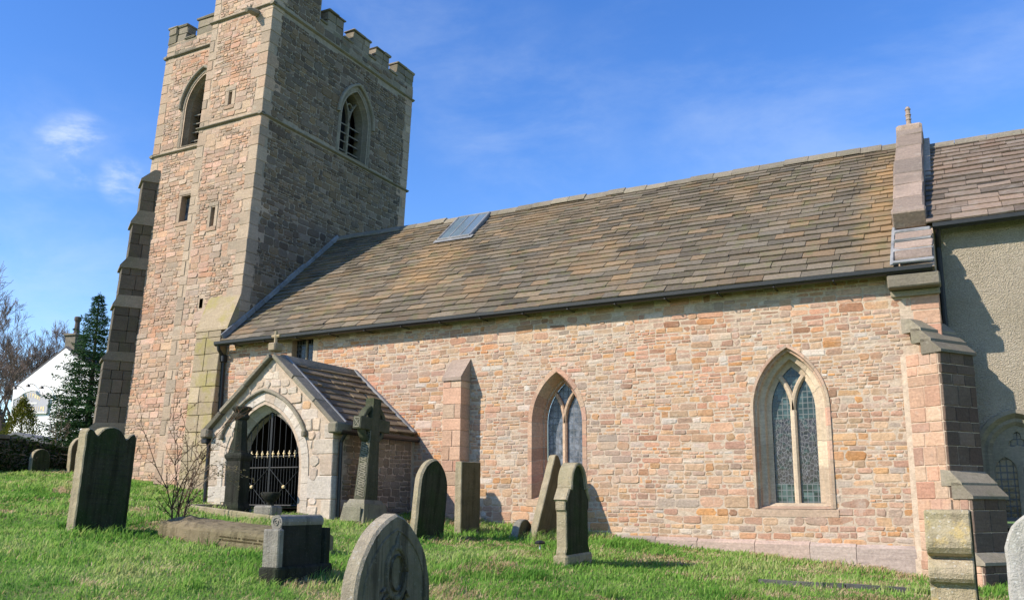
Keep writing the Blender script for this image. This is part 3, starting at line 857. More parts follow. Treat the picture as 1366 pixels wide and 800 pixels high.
# stepped lead over the foot of the coping
mb = MB()
for k, (vv, n) in enumerate(((.02, .07), (.40, .085), (.72, .10), (1.02, .115))):
    box(mb, (.0 + .006 * k, vv, .02), (.60 - .01 * k, vv + .085, n), 0, .015, FC, .008, rr)
box(mb, (-.04, 0.0, .0), (.03, 1.36, .06), 0, .02, FC, .008, rr)
part(mb, 'lead_flashing', M['lead'], cop)
mb = MB(); rr = random.Random(15)
for k in range(3): box(mb, (.035, .108 + .325 * k, .02), (.59, .108 + .325 * k + .285 - .04 * (k > 0), .078 + .016 * k), 0, .014, FC, .010, rr)
part(mb, 'kneeler_slab', M['coping'], cop)
mb = MB()
box(mb, (-1.12, -.30, 3.36), (-.36, .02, 3.57), 0, .02, None, .006, rr)
box(mb, (-1.10, -.08, 3.26), (-.38, .02, 3.36), 0, .015, None, .004, rr)
part(mb, 'corbel', M['dress_grey'])

# ---------------------------------------------------------------- diagonal buttress at the corner
DA = R(34); dc, ds = math.cos(DA), math.sin(DA)
FD = Fr((XE - .06, .02, 0), (ds, dc, 0), (0, 0, 1), (dc, -ds, 0))              # u across, n outwards to the south-east
def dstage(mb, mt, n1, hw, z0, z1, rr, mside):
    box(mb, (-hw + .012, z0, -.4), (hw - .012, z1, n1 - .012), 1, 0, FD)
    z = z0
    while z < z1 - .01:
        h = min(rr.uniform(.15, .33), z1 - z)
        if z1 - z - h < .12: h = z1 - z
        u = -hw; first = True
        while u < hw - .01:
            w = min(rr.uniform(.22, .42), hw - u)
            if hw - u - w < .12: w = hw - u
            box(mb, (u + .004, z + .005, n1 - .045), (u + w - .004, z + h - .005, n1 + rr.uniform(-.003, .004)), 0, .010, FD, .004, rr)
            u += w; first = False
        # flanks
        a = -.30
        while a < n1 - .052:
            w = min(rr.uniform(.16, .38), n1 - .05 - a)
            if n1 - .05 - a - w < .1: w = n1 - .05 - a
            for s in (-1, 1):
                lo, hi = (-hw, -hw + .2) if s < 0 else (hw - .2, hw)
                box(mb, (lo, z + .005, a + .004), (hi, z + h - .005, a + w - .004), 2, .01, FD, .004, rr)
            a += w
        z += h
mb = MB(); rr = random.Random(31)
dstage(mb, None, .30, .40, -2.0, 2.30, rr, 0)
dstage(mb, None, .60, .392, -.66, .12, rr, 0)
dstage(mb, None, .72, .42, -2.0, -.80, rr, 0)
db = part(mb, 'corner_buttress', [M['end_shade'], M['nave_mortar'], M['dress']])
mb = MB()
def weathering(mb, hw, na, za, nb, zb, steps=1, ov=.03):
    for k in range(steps):
        a0, a1 = k / steps, (k + 1) / steps
        n_0, n_1 = na + (nb - na) * a0, na + (nb - na) * a1 + ov
        z_0, z_1 = za + (zb - za) * a0, za + (zb - za) * a1
        Fp = Fr(FD(-hw - ov * .6, 0, 0), (dc, -ds, 0), (0, 0, 1), (ds, dc, 0))
        prism(mb, Fp, [(n_0 - .15, z_1 - .03), (n_1, z_1 - .03), (n_1, z_1 + .012), (n_0, z_0), (n_0 - .15, z_0 + .02)], 0, 2 * hw + ov * 1.2)
weathering(mb, .40, -.16, 2.86, .31, 2.30, 3, .035); part(mb, 'weathering', M['dress_grey'], db)
mb = MB(); weathering(mb, .40, .30, .50, .62, .12, 2, .02); part(mb, 'weathering', M['dress_grey'], db)
mb = MB(); weathering(mb, .43, .61, -.66, .73, -.80, 1, .02); part(mb, 'weathering', M['dress_grey'], db)

# ---------------------------------------------------------------- chancel
CY = .80
FCH = Fr((0, CY, 0), (1, 0, 0), (0, 0, 1), (0, -1, 0))
AC = Arch(.49, -.24, .60, .80, .68)
mb = MB()
CE = 9.0
plate(mb, FCH, [(-.42, -2.6), (CE, -2.6), (CE, 4.62), (-.42, 4.62)], [AC.outline(.05, zb=-.3), [(.02, -.72), (.34, -.72), (.34, -.34), (.02, -.34)]], 0, 0)
chw = part(mb, 'chancel_wall', M['render'])
mb = MB()
arch_ring(mb, FCH, AC, [(0, .03, 0), (.06, .03, 0), (.13, -.08, .03), (.18, -.08, .03), (.24, -.14, .05)], 4, 4, 0, 0, random.Random(3))
cwn = part(mb, 'chancel_window', M['dress_grey'])
mb = MB()
AI = Arch(AC.uc, AC.zb, AC.a - .23, AC.zs, AC.rise - .26)
# trefoil plate with its two pointed lights
def ring(cx, cz, r, n=14): return [(cx + r * math.cos(2 * math.pi * k / n), cz + r * math.sin(2 * math.pi * k / n)) for k in range(n)]
zc = AC.zs + .20
tre = []
for k in range(18):
    an = math.pi / 2 + 2 * math.pi * k / 18; rr_ = .105 + .04 * math.cos(3 * (an - math.pi / 2))
    tre.append((AC.uc + rr_ * math.cos(an), zc + rr_ * math.sin(an)))
lights = []
for s in (-1, 1):
    L = Arch(AC.uc + s * .192, AC.zb + .06, .15, AC.zs - .27, .22); lights.append(L.outline(0, 6))
plate(mb, FCH, AC.outline(.235, 8, AC.zb + .05), [tre] + lights, -.15)
for o_ in [tre] + lights:
    k = len(o_); vs = [FCH(u, v, -.15) for u, v in o_] + [FCH(u, v, -.24) for u, v in o_]
    mb.add(vs, [(i, (i + 1) % k, k + (i + 1) % k, k + i) for i in range(k)])
part(mb, 'tracery', M['dress_grey'], cwn)
mb = MB(); plate(mb, FCH, AC.outline(.2, 8), (), -.235); part(mb, 'leaded_glass', M['glass_dark'], cwn)
mb = MB(); box(mb, (.02, -.74, -.14), (.34, -.32, -.11), 0, 0, FCH); box(mb, (-.02, -.32, -.1), (.40, -.27, .02), 1, .008, FCH); part(mb, 'vent_hatch', [M['dark'], M['dress_grey']], chw)
CEZ = 4.56; CEY = .48
cp = math.atan2(7.10 - CEZ, RID_Y - CEY); cl_ = math.hypot(7.10 - CEZ, RID_Y - CEY)
FRC = Fr((-.52, CEY, CEZ), (1, 0, 0), (0, math.cos(cp), math.sin(cp)), (0, -math.sin(cp), math.cos(cp)))
mb = MB(); rng = random.Random(44)
slates(mb, FRC, CE + .6, cl_ - .02, 17, rng, (.3, .62), (.018, .03), 0, .75)
plate(mb, FRC, [(0, .02), (CE + .6, .02), (CE + .6, cl_), (0, cl_)], (), .003, 1)
FRC2 = Fr((CE + .08, 2 * RID_Y - CEY, CEZ), (-1, 0, 0), (0, -math.cos(cp), math.sin(cp)), (0, math.sin(cp), math.cos(cp)))
plate(mb, FRC2, [(0, 0), (CE + .6, 0), (CE + .6, cl_), (0, cl_)], (), .02, 0)
cr = part(mb, 'chancel_roof', [M['slate_chancel'], M['underlay']])
mb = MB(); x = -.5
while x < CE:
    w = rng.uniform(.42, .6)
    prism(mb, Fr((x + .004, RID_Y, 7.10 + rng.uniform(-.006, .006)), (0, 1, 0), (0, 0, 1), (1, 0, 0)), [(-.17, -.08), (-.16, -.04), (-.03, .07), (.03, .07), (.16, -.04), (.17, -.08)], 0, w - .008)
    x += w
part(mb, 'ridge', M['dress_grey'], cr)
mb = MB()
prism(mb, Fr((-.42, 0, 0), (0, 1, 0), (0, 0, 1), (1, 0, 0)), [(.43, 4.55), (.435, 4.49), (.47, 4.455), (.53, 4.455), (.57, 4.49), (.575, 4.55)], 0, CE)
tube(mb, [(-.34, .52, 4.48), (-.36, .62, 4.35), (-.37, .74, 4.2), (-.37, .74, -1.2)], .045, 8)
part(mb, 'gutter', M['iron'], cr)

# ---------------------------------------------------------------- tower
TX0, TX1, TYS, TYN = -20.55, -15.57, .97, 6.60           # main body (before its lean)
UX0, UYS = -17.78, .17                                    # stair turret at the south-east corner
BZ, PZ = 9.75, 12.93                                      # belfry string, parapet string
FTS = Fr((0, TYS, 0), (1, 0, 0), (0, 0, 1), (0, -1, 0))
FTU = Fr((0, UYS, 0), (1, 0, 0), (0, 0, 1), (0, -1, 0))
FTE = Fr((TX1, 0, 0), (0, 1, 0), (0, 0, 1), (1, 0, 0))
AS = Arch(-18.80, 9.86, .66, 11.05, 1.02)
AE = Arch(3.85, 9.86, .66, 11.02, 1.02)
TT = 14.9                                                  # turret top, above the frame
rng = random.Random(77)
mb = MB(TW)
plate(mb, FTS, [(TX0, -2), (UX0 + .2, -2), (UX0 + .2, 13.4), (TX0, 13.4)], [AS.outline(.05), [(-19.09, 7.54), (-18.58, 7.54), (-18.58, 8.30), (-19.09, 8.30)]], -.002, 1)
plate(mb, FTU, [(UX0, -2), (TX1, -2), (TX1, TT), (UX0, TT)], [[(-16.82, 10.24), (-16.70, 10.24), (-16.70, 10.62), (-16.82, 10.62)], [(-16.95, 6.86), (-16.81, 6.86), (-16.81, 7.38), (-16.95, 7.38)], [(-16.98, 4.7), (-16.86, 4.7), (-16.86, 4.95), (-16.98, 4.95)]], -.002, 1)
al = allow_fn(lambda v: (TX0 + .3, UX0 - .0), [lambda v: AS.block(v, -.10, .1), rect_block(-19.2, -18.45, 7.4, 8.45), rect_block(-30, 0, BZ - .07, BZ + .05), rect_block(-30, 0, PZ - .08, PZ + .05)])
rubble(mb, FTS, TX0, UX0, -.3, 13.3, al, rng, (.2, .45), (.4, 1.4), (.06, .14), (1.1, 3.4), .007, (.003, .020), 0, .45)
al = allow_fn(lambda v: (UX0 + .26, TX1 - .30), [rect_block(-16.95, -16.58, 10.1, 10.75), rect_block(-17.05, -16.68, 6.7, 7.5), rect_block(-17.02, -16.8, 4.66, 5.0), rect_block(-30, 0, BZ - .07, BZ + .05), rect_block(-30, 0, PZ - .08, PZ + .05)])
rubble(mb, FTU, UX0, TX1, -.3, TT, al, rng, (.2, .48), (.4, 1.3), (.065, .16), (1.1, 3.2), .007, (.003, .020), 0, .5)
# west face of the turret, back and west sides of the tower
mb.add([(UX0, UYS, -2), (UX0, TYS + .1, -2), (UX0, TYS + .1, TT), (UX0, UYS, TT)], [(0, 1, 2, 3)], 1)
mb.add([(TX0, TYS, -2), (TX0, TYN, -2), (TX0, TYN, 13.4), (TX0, TYS, 13.4)], [(0, 1, 2, 3)], 1)
mb.add([(TX0, TYN, -2), (TX1, TYN, -2), (TX1, TYN, 13.4), (TX0, TYN, 13.4)], [(0, 1, 2, 3)], 1)
mb.add([(TX0, TYS, 13.1), (TX1, TYS, 13.1), (TX1, TYN, 13.1), (TX0, TYN, 13.1)], [(0, 1, 2, 3)], 1)
mb.add([(UX0, UYS, TT), (TX1, UYS, TT), (TX1, 1.97, TT), (UX0, 1.97, TT)], [(0, 1, 2, 3)], 1)
mb.add([(UX0, 1.97, 13), (TX1, 1.97, 13), (TX1, 1.97, TT), (UX0, 1.97, TT)], [(0, 1, 2, 3)], 1)
tower = part(mb, 'tower', [M['tower_stone'], M['tower_mortar']])
mb = MB(TW); rng = random.Random(78)
EH = [AE.outline(.05)]
plate(mb, FTE, [(UYS, -2), (TYN, -2), (TYN, 13.4), (1.97, 13.4), (1.97, TT), (UYS, TT)], EH, -.002, 1)
al = allow_fn(lambda v: (UYS + .3, TYN - .3) if v < 13.3 else (UYS + .3, 1.95), [lambda v: AE.block(v, -.10, .1), rect_block(-30, 30, BZ - .07, BZ + .05), rect_block(-30, 30, PZ - .08, PZ + .05)])
rubble(mb, FTE, UYS, TYN, 3.0, TT, al, rng, (.26, .5), (.5, 1.4), (.085, .19), (1.0, 2.4), .010, (.004, .022), 0)
te = part(mb, 'east_face', [M['tower_shade'], M['tower_mortar_shade']], tower)
mb = MB(TW); rr = random.Random(5)
for qa in ((TX1, UYS, -1, 1, -.3, TT, rr, (.3, .7), (.24, .42)), (UX0, UYS, 1, 1, -.3, TT, rr, (.2, .42), (.24, .42)),
           (TX1, TYN, -1, -1, 6.4, 13.3, rr, (.3, .6), (.24, .4)), (TX0, TYS, 1, 1, 8.8, 13.3, rr, (.3, .6), (.24, .4))):
    mb = MB(TW); quoins(mb, *qa); part(mb, 'corner_stone', M['tower_ashlar'], tower)
# string courses
def string_course(mb, z, e=.07):
    pr = [(-.06, -.045), (.015, -.045), (e, -.015), (e, .008), (.0, .045), (-.06, .045)]
    def run(fr, a, b): 
        for s, t in ((a, b),):
            F2 = Fr(fr(s, z, 0), fr.N, fr.V, fr.U); prism(mb, F2, pr, 0, t - s)
    run(FTS, TX0 - .07, UX0 - .0); run(FTU, UX0 - .07, TX1 + .07); run(FTE, UYS - .068, TYN + .07)
    run(Fr((TX0, 0, 0), (0, 1, 0), (0, 0, 1), (-1, 0, 0)), TYS - .068, TYN + .07)
mb = MB(TW)
string_course(mb, BZ); string_course(mb, PZ)
part(mb, 'string_course', M['dress_grey'], tower)
# parapets with merlons; coped with overhanging slabs
def parapet(mb, fr, a, b, merl, n0=-.32, flip=1):
    z0, zc, zm = PZ + .06, 13.46, 13.86
    rr = random.Random(int(a * 10)); u = a
    while u < b - .01:
        w = rr.uniform(.35, .7)
        if b - u - w < .2: w = b - u
        box(mb, (u + .003, z0, n0), (u + w - .003, zc - .08, rr.uniform(-.006, .006)), 0, .014, fr, .004, rr); u += w
    for (p, q) in merl:
        p += rr.uniform(-.05, .03); q += rr.uniform(-.04, .05); zt_ = zm + rr.uniform(-.06, .05)
        v_ = zc - .08
        while v_ < zt_ - .02:
            h = min(rr.uniform(.2, .3), zt_ - v_)
            if zt_ - v_ - h < .1: h = zt_ - v_
            m_ = p + (q - p) * rr.uniform(.35, .65)
            box(mb, (p + rr.uniform(-.01, .015), v_, n0), (m_ - .003, v_ + h - .004, rr.uniform(-.006, .006)), 0, .018, fr, .012, rr); box(mb, (m_ + .003, v_, n0), (q + rr.uniform(-.015, .01), v_ + h - .004, rr.uniform(-.006, .006)), 0, .018, fr, .012, rr)
            v_ += h
        c1 = p + (q - p) * rr.uniform(.4, .7)
        box(mb, (p - .035, zt_, n0 - .05), (c1 - .004, zt_ + rr.uniform(.05, .075), .05), 1, .022, fr, .012, rr); box(mb, (c1 + .004, zt_ - .01, n0 - .05), (q + .035, zt_ + rr.uniform(.045, .07), .045), 1, .022, fr, .012, rr)
    edges = [a] + [t for s_ in merl for t in s_] + [b]
    for p, q in zip(edges[::2], edges[1::2]):
        if q - p > .1: box(mb, (p, zc - .078, n0 - .03), (q, zc - .01, .05), 1, .02, fr, .008, rr)
def deskew(v, z): return v - SH * (z - 5)
mb = MB(TW)
m_ = [deskew(q, 13.9) for q in (2.86, 3.63, 4.02, 4.87, 5.03, 5.89, 6.26, 7.12)]
me_ = [(1.62, 1.98), (m_[0] - .42, m_[1] - .10), (m_[2] + .05, m_[3] - .13), (m_[4] + .22, m_[5] - .08), (m_[6] + .12, TYN)]
me_ = [(2.00, 2.98), (3.46, 4.30), (4.72, 5.30), (5.74, TYN)]
parapet(mb, FTE, 1.97, TYN, [(2.28, 3.02), (3.46, 4.22), (4.60, 5.28), (5.72, TYN)])
parapet(mb, FTS, TX0, UX0, [(TX0, -19.85), (-19.42, UX0 - .0)])
FTW = Fr((TX0, 0, 0), (0, -1, 0), (0, 0, 1), (-1, 0, 0))
parapet(mb, FTW, -TYN, -TYS, [(-TYN, -5.8), (-5.3, -4.5), (-4.0, -3.2), (-2.7, -1.9), (-1.5, -TYS)])
FTN = Fr((0, TYN, 0), (-1, 0, 0), (0, 0, 1), (0, 1, 0))
parapet(mb, FTN, -TX1, -TX0, [(-TX1, -TX1 + .8), (-TX1 + 1.3, -TX1 + 2.1), (-TX1 + 2.7, -TX1 + 3.5), (-TX0 - .8, -TX0)])
part(mb, 'parapet', [M['parapet'], M['dress_grey']], tower)
# gargoyle
mb = MB(TW)
tube(mb, [(-16.12, UYS + .05, 12.78), (-16.12, UYS - .14, 12.74), (-16.12, UYS - .30, 12.72), (-16.12, UYS - .40, 12.66)], [.10, .10, .085, .05], 7)
tube(mb, [(-16.17, UYS - .30, 12.79), (-16.19, UYS - .33, 12.86)], [.03, .01], 5); tube(mb, [(-16.07, UYS - .30, 12.79), (-16.05, UYS - .33, 12.86)], [.03, .01], 5)
part(mb, 'gargoyle', M['dress_grey'], tower)
# belfry windows
def belfry(fr, A, dres, seed):
    r = random.Random(seed); mb = MB(TW)
    rings = [(-.10, .012, -.02), (.0, .014, 0), (.03, -.03, 0), (.08, -.15, .03), (.095, -.17, .03), (.10, -.45, .04)]
    arch_ring(mb, fr, A, rings, 4, 4, 0, 0, r)
    w = part(mb, 'belfry_window', dres)
    mb = MB(TW)
    hood = [A.arc(-.15, q / 10, -1) for q in range(11)] + [A.arc(-.15, q / 10, 1) for q in range(9, -1, -1)]
    bar_path(mb, fr, hood, .09, -.02, .10); part(mb, 'hood_mould', M['dress_grey'], w)
    mb = MB(TW); tracery(mb, fr, A, .09, .075, -.34, -.22)
    h_ = A.zs + .32
    bar_path(mb, fr, ring(A.uc, A.zs + .50, .13, 10) + [ring(A.uc, A.zs + .50, .13, 10)[0]], .05, -.34, -.24)
    part(mb, 'tracery', M['dress_grey'], w)
    mb = MB(TW)
    for k in range(4):
        z = A.zb + .24 + k * .27
        hw = (A.half(z, .11) or .4)
        vs = [fr(A.uc - hw, z, -.27), fr(A.uc + hw, z, -.27), fr(A.uc + hw, z + .05, -.36), fr(A.uc - hw, z + .05, -.36), fr(A.uc - hw, z + .028, -.265), fr(A.uc + hw, z + .028, -.265), fr(A.uc + hw, z + .078, -.36), fr(A.uc - hw, z + .078, -.36)]
        mb.add(vs, [(0, 1, 5, 4), (4, 5, 6, 7), (0, 3, 2, 1)])
    part(mb, 'louvre', M['louvre'], w)
    mb = MB(TW); plate(mb, fr, A.outline(.1), (), -.6); part(mb, 'dark_backing', M['dark'], w)
belfry(FTS, AS, M['parapet'], 3); belfry(FTE, AE, M['dress_grey'], 4)  # south reveal's shade painted in by using the darker parapet stone
def slit(fr, u0, u1, v0, v1, wd, name='slit_window', pale=False):
    mb = MB(TW); rr = random.Random(int(v0 * 10))
    box(mb, (u0 - wd, v0 - .02, -.3), (u0, v1 + .02, .014), 0, .008, fr, .003, rr); box(mb, (u1, v0 - .02, -.3), (u1 + wd, v1 + .02, .016), 0, .008, fr, .003, rr)
    box(mb, (u0 - wd, v1 + .024, -.3), (u1 + wd, v1 + .13, .018), 0, .008, fr, .003, rr); box(mb, (u0 - wd, v0 - .13, -.3), (u1 + wd, v0 - .024, .02), 0, .008, fr, .003, rr)
    w = part(mb, name, M['tower_ashlar'], tower)
    mb = MB(TW); plate(mb, fr, [(u0, v0), (u1, v0), (u1, v1), (u0, v1)], (), -.18)
    part(mb, 'dark_backing', M['dark'] if not pale else M['glass_blue'], church).name = 'slit_backing'
slit(FTU, -16.82, -16.70, 10.24, 10.62, .12); slit(FTU, -16.95, -16.81, 6.86, 7.38, .10); slit(FTS, -19.09, -18.58, 7.54, 8.30, .11, 'tower_window', True)
mb = MB(TW); plate(mb, FTU, [(-16.98, 4.7), (-16.86, 4.7), (-16.86, 4.95), (-16.98, 4.95)], (), -.12); part(mb, 'putlog_hole', M['dark'], tower)
# stepped diagonal buttress at the south-west corner
mb = MB(TW); rr = random.Random(8)
ba = R(33)
FB = Fr((TX0, TYS, 0), (-math.sin(ba), -math.cos(ba), 0), (0, 0, 1), (math.cos(ba), -math.sin(ba), 0))   # u outwards, n towards the south-east flank
stages = [(9.25, 8.92, -.08, .19), (7.98, 7.62, .18, .30), (6.60, 6.33, .29, .41), (5.50, 5.22, .38, .45), (3.92, 3.72, .43, .52), (2.00, 1.80, .50, .62)]
bh_ = .36
for i, (za, zb, ua, ub) in enumerate(stages):
    zn = stages[i + 1][0] if i + 1 < len(stages) else -1.5
    prism(mb, Fr(FB(0, 0, -bh_ - .025), FB.U, FB.V, FB.N), [(-.7, zb - .05), (ub + .055, zb - .05), (ub + .055, zb + .012), (ua, za), (-.7, za + .02)], 0, 2 * bh_ + .05, 1)
    z = zb
    while z > zn + .01:
        h = min(rr.uniform(.24, .42), z - zn)
        if z - zn - h < .14: h = z - zn
        y = ub
        while y > -.7:
            w = rr.uniform(.22, .42)
            box(mb, (y - w + .004, z - h + .004, -bh_), (y - .004, z - .004, bh_ + rr.uniform(-.004, .004)), 0, .010, FB, .004, rr)
            y -= w
        z -= h
part(mb, 'tower_buttress', [M['buttress_shade'], M['dress_grey']])
# low mossy buttress at the foot of the turret
mb = MB(TW); rr = random.Random(12)
q0, q1, qy = -16.62, -15.78, -.12
z = -.6
while z < 4.0:
    h = min(rr.uniform(.26, .42), 4.0 - z)
    if 4.0 - z - h < .14: h = 4.0 - z
    x = q0
    while x < q1 - .01:
        w = rr.uniform(.3, .55)
        if q1 - x - w < .2: w = q1 - x
        box(mb, (x + .004, qy + rr.uniform(-.004, .004), z + .004), (x + w - .004, UYS, z + h - .004), 0, .010, None, .004, rr)
        x += w
    z += h
prism(mb, Fr((q0 - .01, 0, 0), (0, 1, 0), (0, 0, 1), (1, 0, 0)), [(qy - .02, 4.0), (qy - .02, 4.06), (UYS, 4.95), (UYS + .1, 4.95), (UYS + .1, 4.0)], 0, q1 - q0 + .22)
part(mb, 'mossy_buttress', M['mossy'])
mb = MB()
FL = Fr((TX1 + .004, EAVE_Y, EAVE_Z), UROOF, NROOF, (1, 0, 0))
l_ = 0; rr = random.Random(2)
while l_ < SLEN - .05:
    w = min(rr.uniform(.35, .5), SLEN - .05 - l_)
    box(mb, (l_ + .003, .03, .0), (l_ + w - .003, .15 + rr.uniform(-.02, .02), .05), 0, .01, FL, .004, rr); l_ += w
part(mb, 'lead_flashing', M['lead'], nave_roof)

# ---------------------------------------------------------------- porch
PX0, PX1, PY, PC = -13.36, -10.33, -2.50, -11.86
PEZ, PAZ = 1.40, 2.70
AP = Arch(-12.02, -.6, .985, .60, 1.27)
FP = Fr((0, PY, 0), (1, 0, 0), (0, 0, 1), (0, -1, 0))
psl = (PAZ - PEZ) / (PC - PX0)
mb = MB(); rng = random.Random(91)
plate(mb, FP, [(PX0, -1.2), (PX1, -1.2), (PX1, PEZ), (PC, PAZ), (PX0, PEZ)], [AP.outline(.06, zb=-1.1)], 0, 1)
def pbase(v):
    if v < PEZ - .1: return (PX0 + .28, PX1 - .30)
    d = (v - PEZ + .08) / psl
    return (PX0 + d, PX1 - d) if PX0 + d < PX1 - d else None
al = allow_fn(pbase, [lambda v: AP.block(v, -.17 if v < .6 else -.20, 1.0)])
rubble(mb, FP, PX0, PX1, -.6, PAZ, al, rng, (.26, .42), (.5, 1.1), (.10, .2), (1.0, 2.4), .008, (.005, .026), 0)
FPE = Fr((PX1, 0, 0), (0, 1, 0), (0, 0, 1), (1, 0, 0))
plate(mb, FPE, [(PY, -1.2), (0, -1.2), (0, PEZ), (PY, PEZ)], (), 0, 1)
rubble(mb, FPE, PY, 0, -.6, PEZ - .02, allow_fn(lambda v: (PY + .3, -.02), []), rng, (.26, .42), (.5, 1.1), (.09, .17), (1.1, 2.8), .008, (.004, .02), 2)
mb.add([(PX0, PY, -1.2), (PX0, 0, -1.2), (PX0, 0, PEZ), (PX0, PY, PEZ)], [(0, 1, 2, 3)], 1)
# inner faces and floor with the shade painted in, and the dark oak door at the back
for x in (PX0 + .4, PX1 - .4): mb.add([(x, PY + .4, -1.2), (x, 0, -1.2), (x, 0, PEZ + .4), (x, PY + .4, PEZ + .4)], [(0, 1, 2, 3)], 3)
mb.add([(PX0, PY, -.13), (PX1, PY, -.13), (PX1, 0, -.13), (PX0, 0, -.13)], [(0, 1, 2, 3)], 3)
M['porch_stone'] = stone_mat('porch pale rubble', [(0, (.44, .36, .27)), (.3, (.50, .43, .35)), (.5, (.46, .35, .25)), (.7, (.52, .45, .38)), (.9, (.44, .28, .16)), (1, (.42, .36, .30))], (.24, .2, .15), .3, (.54, .51, .45), .35)
M['porch_shade'] = stone_mat('porch shaded flank rubble', [(0, (.20, .155, .11)), (.4, (.26, .20, .14)), (.7, (.22, .18, .14)), (1, (.30, .24, .17))], (.11, .10, .075), .5, (.34, .33, .27), .25)  # darker copy of the porch rubble, with the flank's shade in its colour
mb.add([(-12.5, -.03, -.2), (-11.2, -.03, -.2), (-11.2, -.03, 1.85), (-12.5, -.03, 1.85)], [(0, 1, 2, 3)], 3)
M['oak_and_shade'] = plain_mat('dark oak and shadowed stone', (.035, .028, .02), .3, 8, .8, .3)
porch = part(mb, 'porch_wall', [M['porch_stone'], M['nave_mortar'], M['porch_shade'], M['oak_and_shade']])
mb = MB(); rr = random.Random(17)
M['ashlar_pale'] = stone_mat('pale porch ashlar', [(0, (.50, .44, .37)), (.4, (.46, .39, .31)), (.7, (.53, .48, .42)), (1, (.48, .38, .29))], (.26, .23, .18), .3, (.56, .54, .48), .35, bstr=.5)
quoins(mb, PX1, PY, -1, 1, -.7, PEZ - .02, rr, (.34, .6), (.24, .42)); part(mb, 'corner_stone', M['ashlar_pale'], porch); mb = MB()
quoins(mb, PX0, PY, 1, 1, -.7, PEZ - .02, rr, (.34, .56), (.24, .42))
part(mb, 'corner_stone', M['ashlar_pale'], porch)
mb = MB()
arch_ring(mb, FP, AP, [(-.17, .012, 0), (-.01, .016, 0), (.03, -.02, 0), (.13, -.15, 0), (.18, -.20, 0), (.18, -.42, 0)], 4, 7, 0, 0, random.Random(23), sill=False)
par = part(mb, 'porch_arch', M['ashlar_pale'])
mb = MB()
hood = [AP.arc(-.21, q / 12, -1) for q in range(4, 13)] + [AP.arc(-.21, q / 12, 1) for q in range(11, 3, -1)]
bar_path(mb, FP, hood, .065, -.02, .075); 
for s in (-1, 1): hx, hz = AP.arc(-.21, 4 / 12, s); box(mb, (hx - .045, hz - .10, -.02), (hx + .045, hz + .01, .095), 0, .02, FP)
part(mb, 'hood_mould', M['dress_grey'], par)
# porch roof
pl = math.hypot(PC - PX0 + .08, PAZ - PEZ + .08 * psl); pa = math.atan(psl)
mb = MB(); rng = random.Random(18)
FPR = Fr((PX1 + .08, -2.28, PEZ - .08 * psl), (0, 1, 0), (-math.cos(pa), 0, math.sin(pa)), (math.sin(pa), 0, math.cos(pa)))
FPL = Fr((PX0 - .08, .0, PEZ - .08 * psl), (0, -1, 0), (math.cos(pa), 0, math.sin(pa)), (-math.sin(pa), 0, math.cos(pa)))
for F_ in (FPR, FPL):
    slates(mb, F_, 2.28, pl - .02, 10, rng, (.3, .6), (.028, .042), 0, .85, jit=.02)
    plate(mb, F_, [(0, .02), (2.28, .02), (2.28, pl), (0, pl)], (), .003, 1)
pr = part(mb, 'porch_roof', [M['slate_porch'], M['underlay']])
mb = MB(); y = -2.3
while y < -.05:
    w = min(rng.uniform(.4, .6), -y)
    prism(mb, Fr((PC, y + .004, PAZ + .03), (1, 0, 0), (0, 0, 1), (0, 1, 0)), [(-.15, -.10), (-.13, -.05), (-.03, .06), (.03, .06), (.13, -.05), (.15, -.10)], 0, w - .008); y += w
part(mb, 'ridge', M['dress_grey'], pr)
# gable coping
mb = MB(); rr = random.Random(19)
for F_, sg in ((Fr((PX1 + .12, -2.62, PEZ - .12 * psl), (0, 1, 0), (-math.cos(pa), 0, math.sin(pa)), (math.sin(pa), 0, math.cos(pa))), 1), (Fr((PX0 - .12, -2.62, PEZ - .12 * psl), (0, 1, 0), (math.cos(pa), 0, math.sin(pa)), (-math.sin(pa), 0, math.cos(pa))), -1)):
    L = math.hypot(PC - PX0 + .12, PAZ - PEZ + .12 * psl); v = 0
    while v < L - .05:
        w = min(rr.uniform(.55, .8), L - v)
        if L - v - w < .2: w = L - v
        box(mb, (0, v + .003, .0), (.33, v + w - .003, .085), 0, .018, F_, .008, rr); v += w
gc = part(mb, 'gable_coping', M['dress_grey'])
mb = MB()
box(mb, (PX1 - .02, -2.66, 1.20), (PX1 + .20, -2.2, 1.40), 0, .03, None, .006, rr); part(mb, 'kneeler', M['dress_grey'], gc); mb = MB(); box(mb, (PX0 - .18, -2.66, 1.20), (PX0 + .02, -2.2, 1.38), 0, .03, None, .006, rr)
part(mb, 'kneeler', M['dress_grey'], gc)
mb = MB()
box(mb, (PC - .09, -2.60, 2.82), (PC + .09, -2.36, 2.98), 0, .02)
tube(mb, [(PC, -2.48, 2.95), (PC, -2.48, 3.22)], [.035, .03], 6); tube(mb, [(PC - .10, -2.48, 3.12), (PC + .10, -2.48, 3.12)], .03, 6)
part(mb, 'cross_finial', M['mossy'], gc)
mb = MB()
for F_ in (FPR,):
    box(mb, (2.17, .02, .03), (2.285, pl + .05, .085), 0, .01, F_, .004, rr); part(mb, 'lead_flashing', M['lead'], pr); mb = MB(); box(mb, (-.02, .04, .05), (.03, pl, .10), 0, .008, F_)
part(mb, 'lead_flashing', M['lead'], pr)
mb = MB()
tube(mb, [(PX1 + .16, -2.5, 1.24), (PX1 + .16, -.02, 1.24)], .05, 8); tube(mb, [(PX1 + .16, -2.36, 1.2), (PX1 + .07, -2.36, 1.05), (PX1 + .07, -2.36, -.6)], .036, 8)
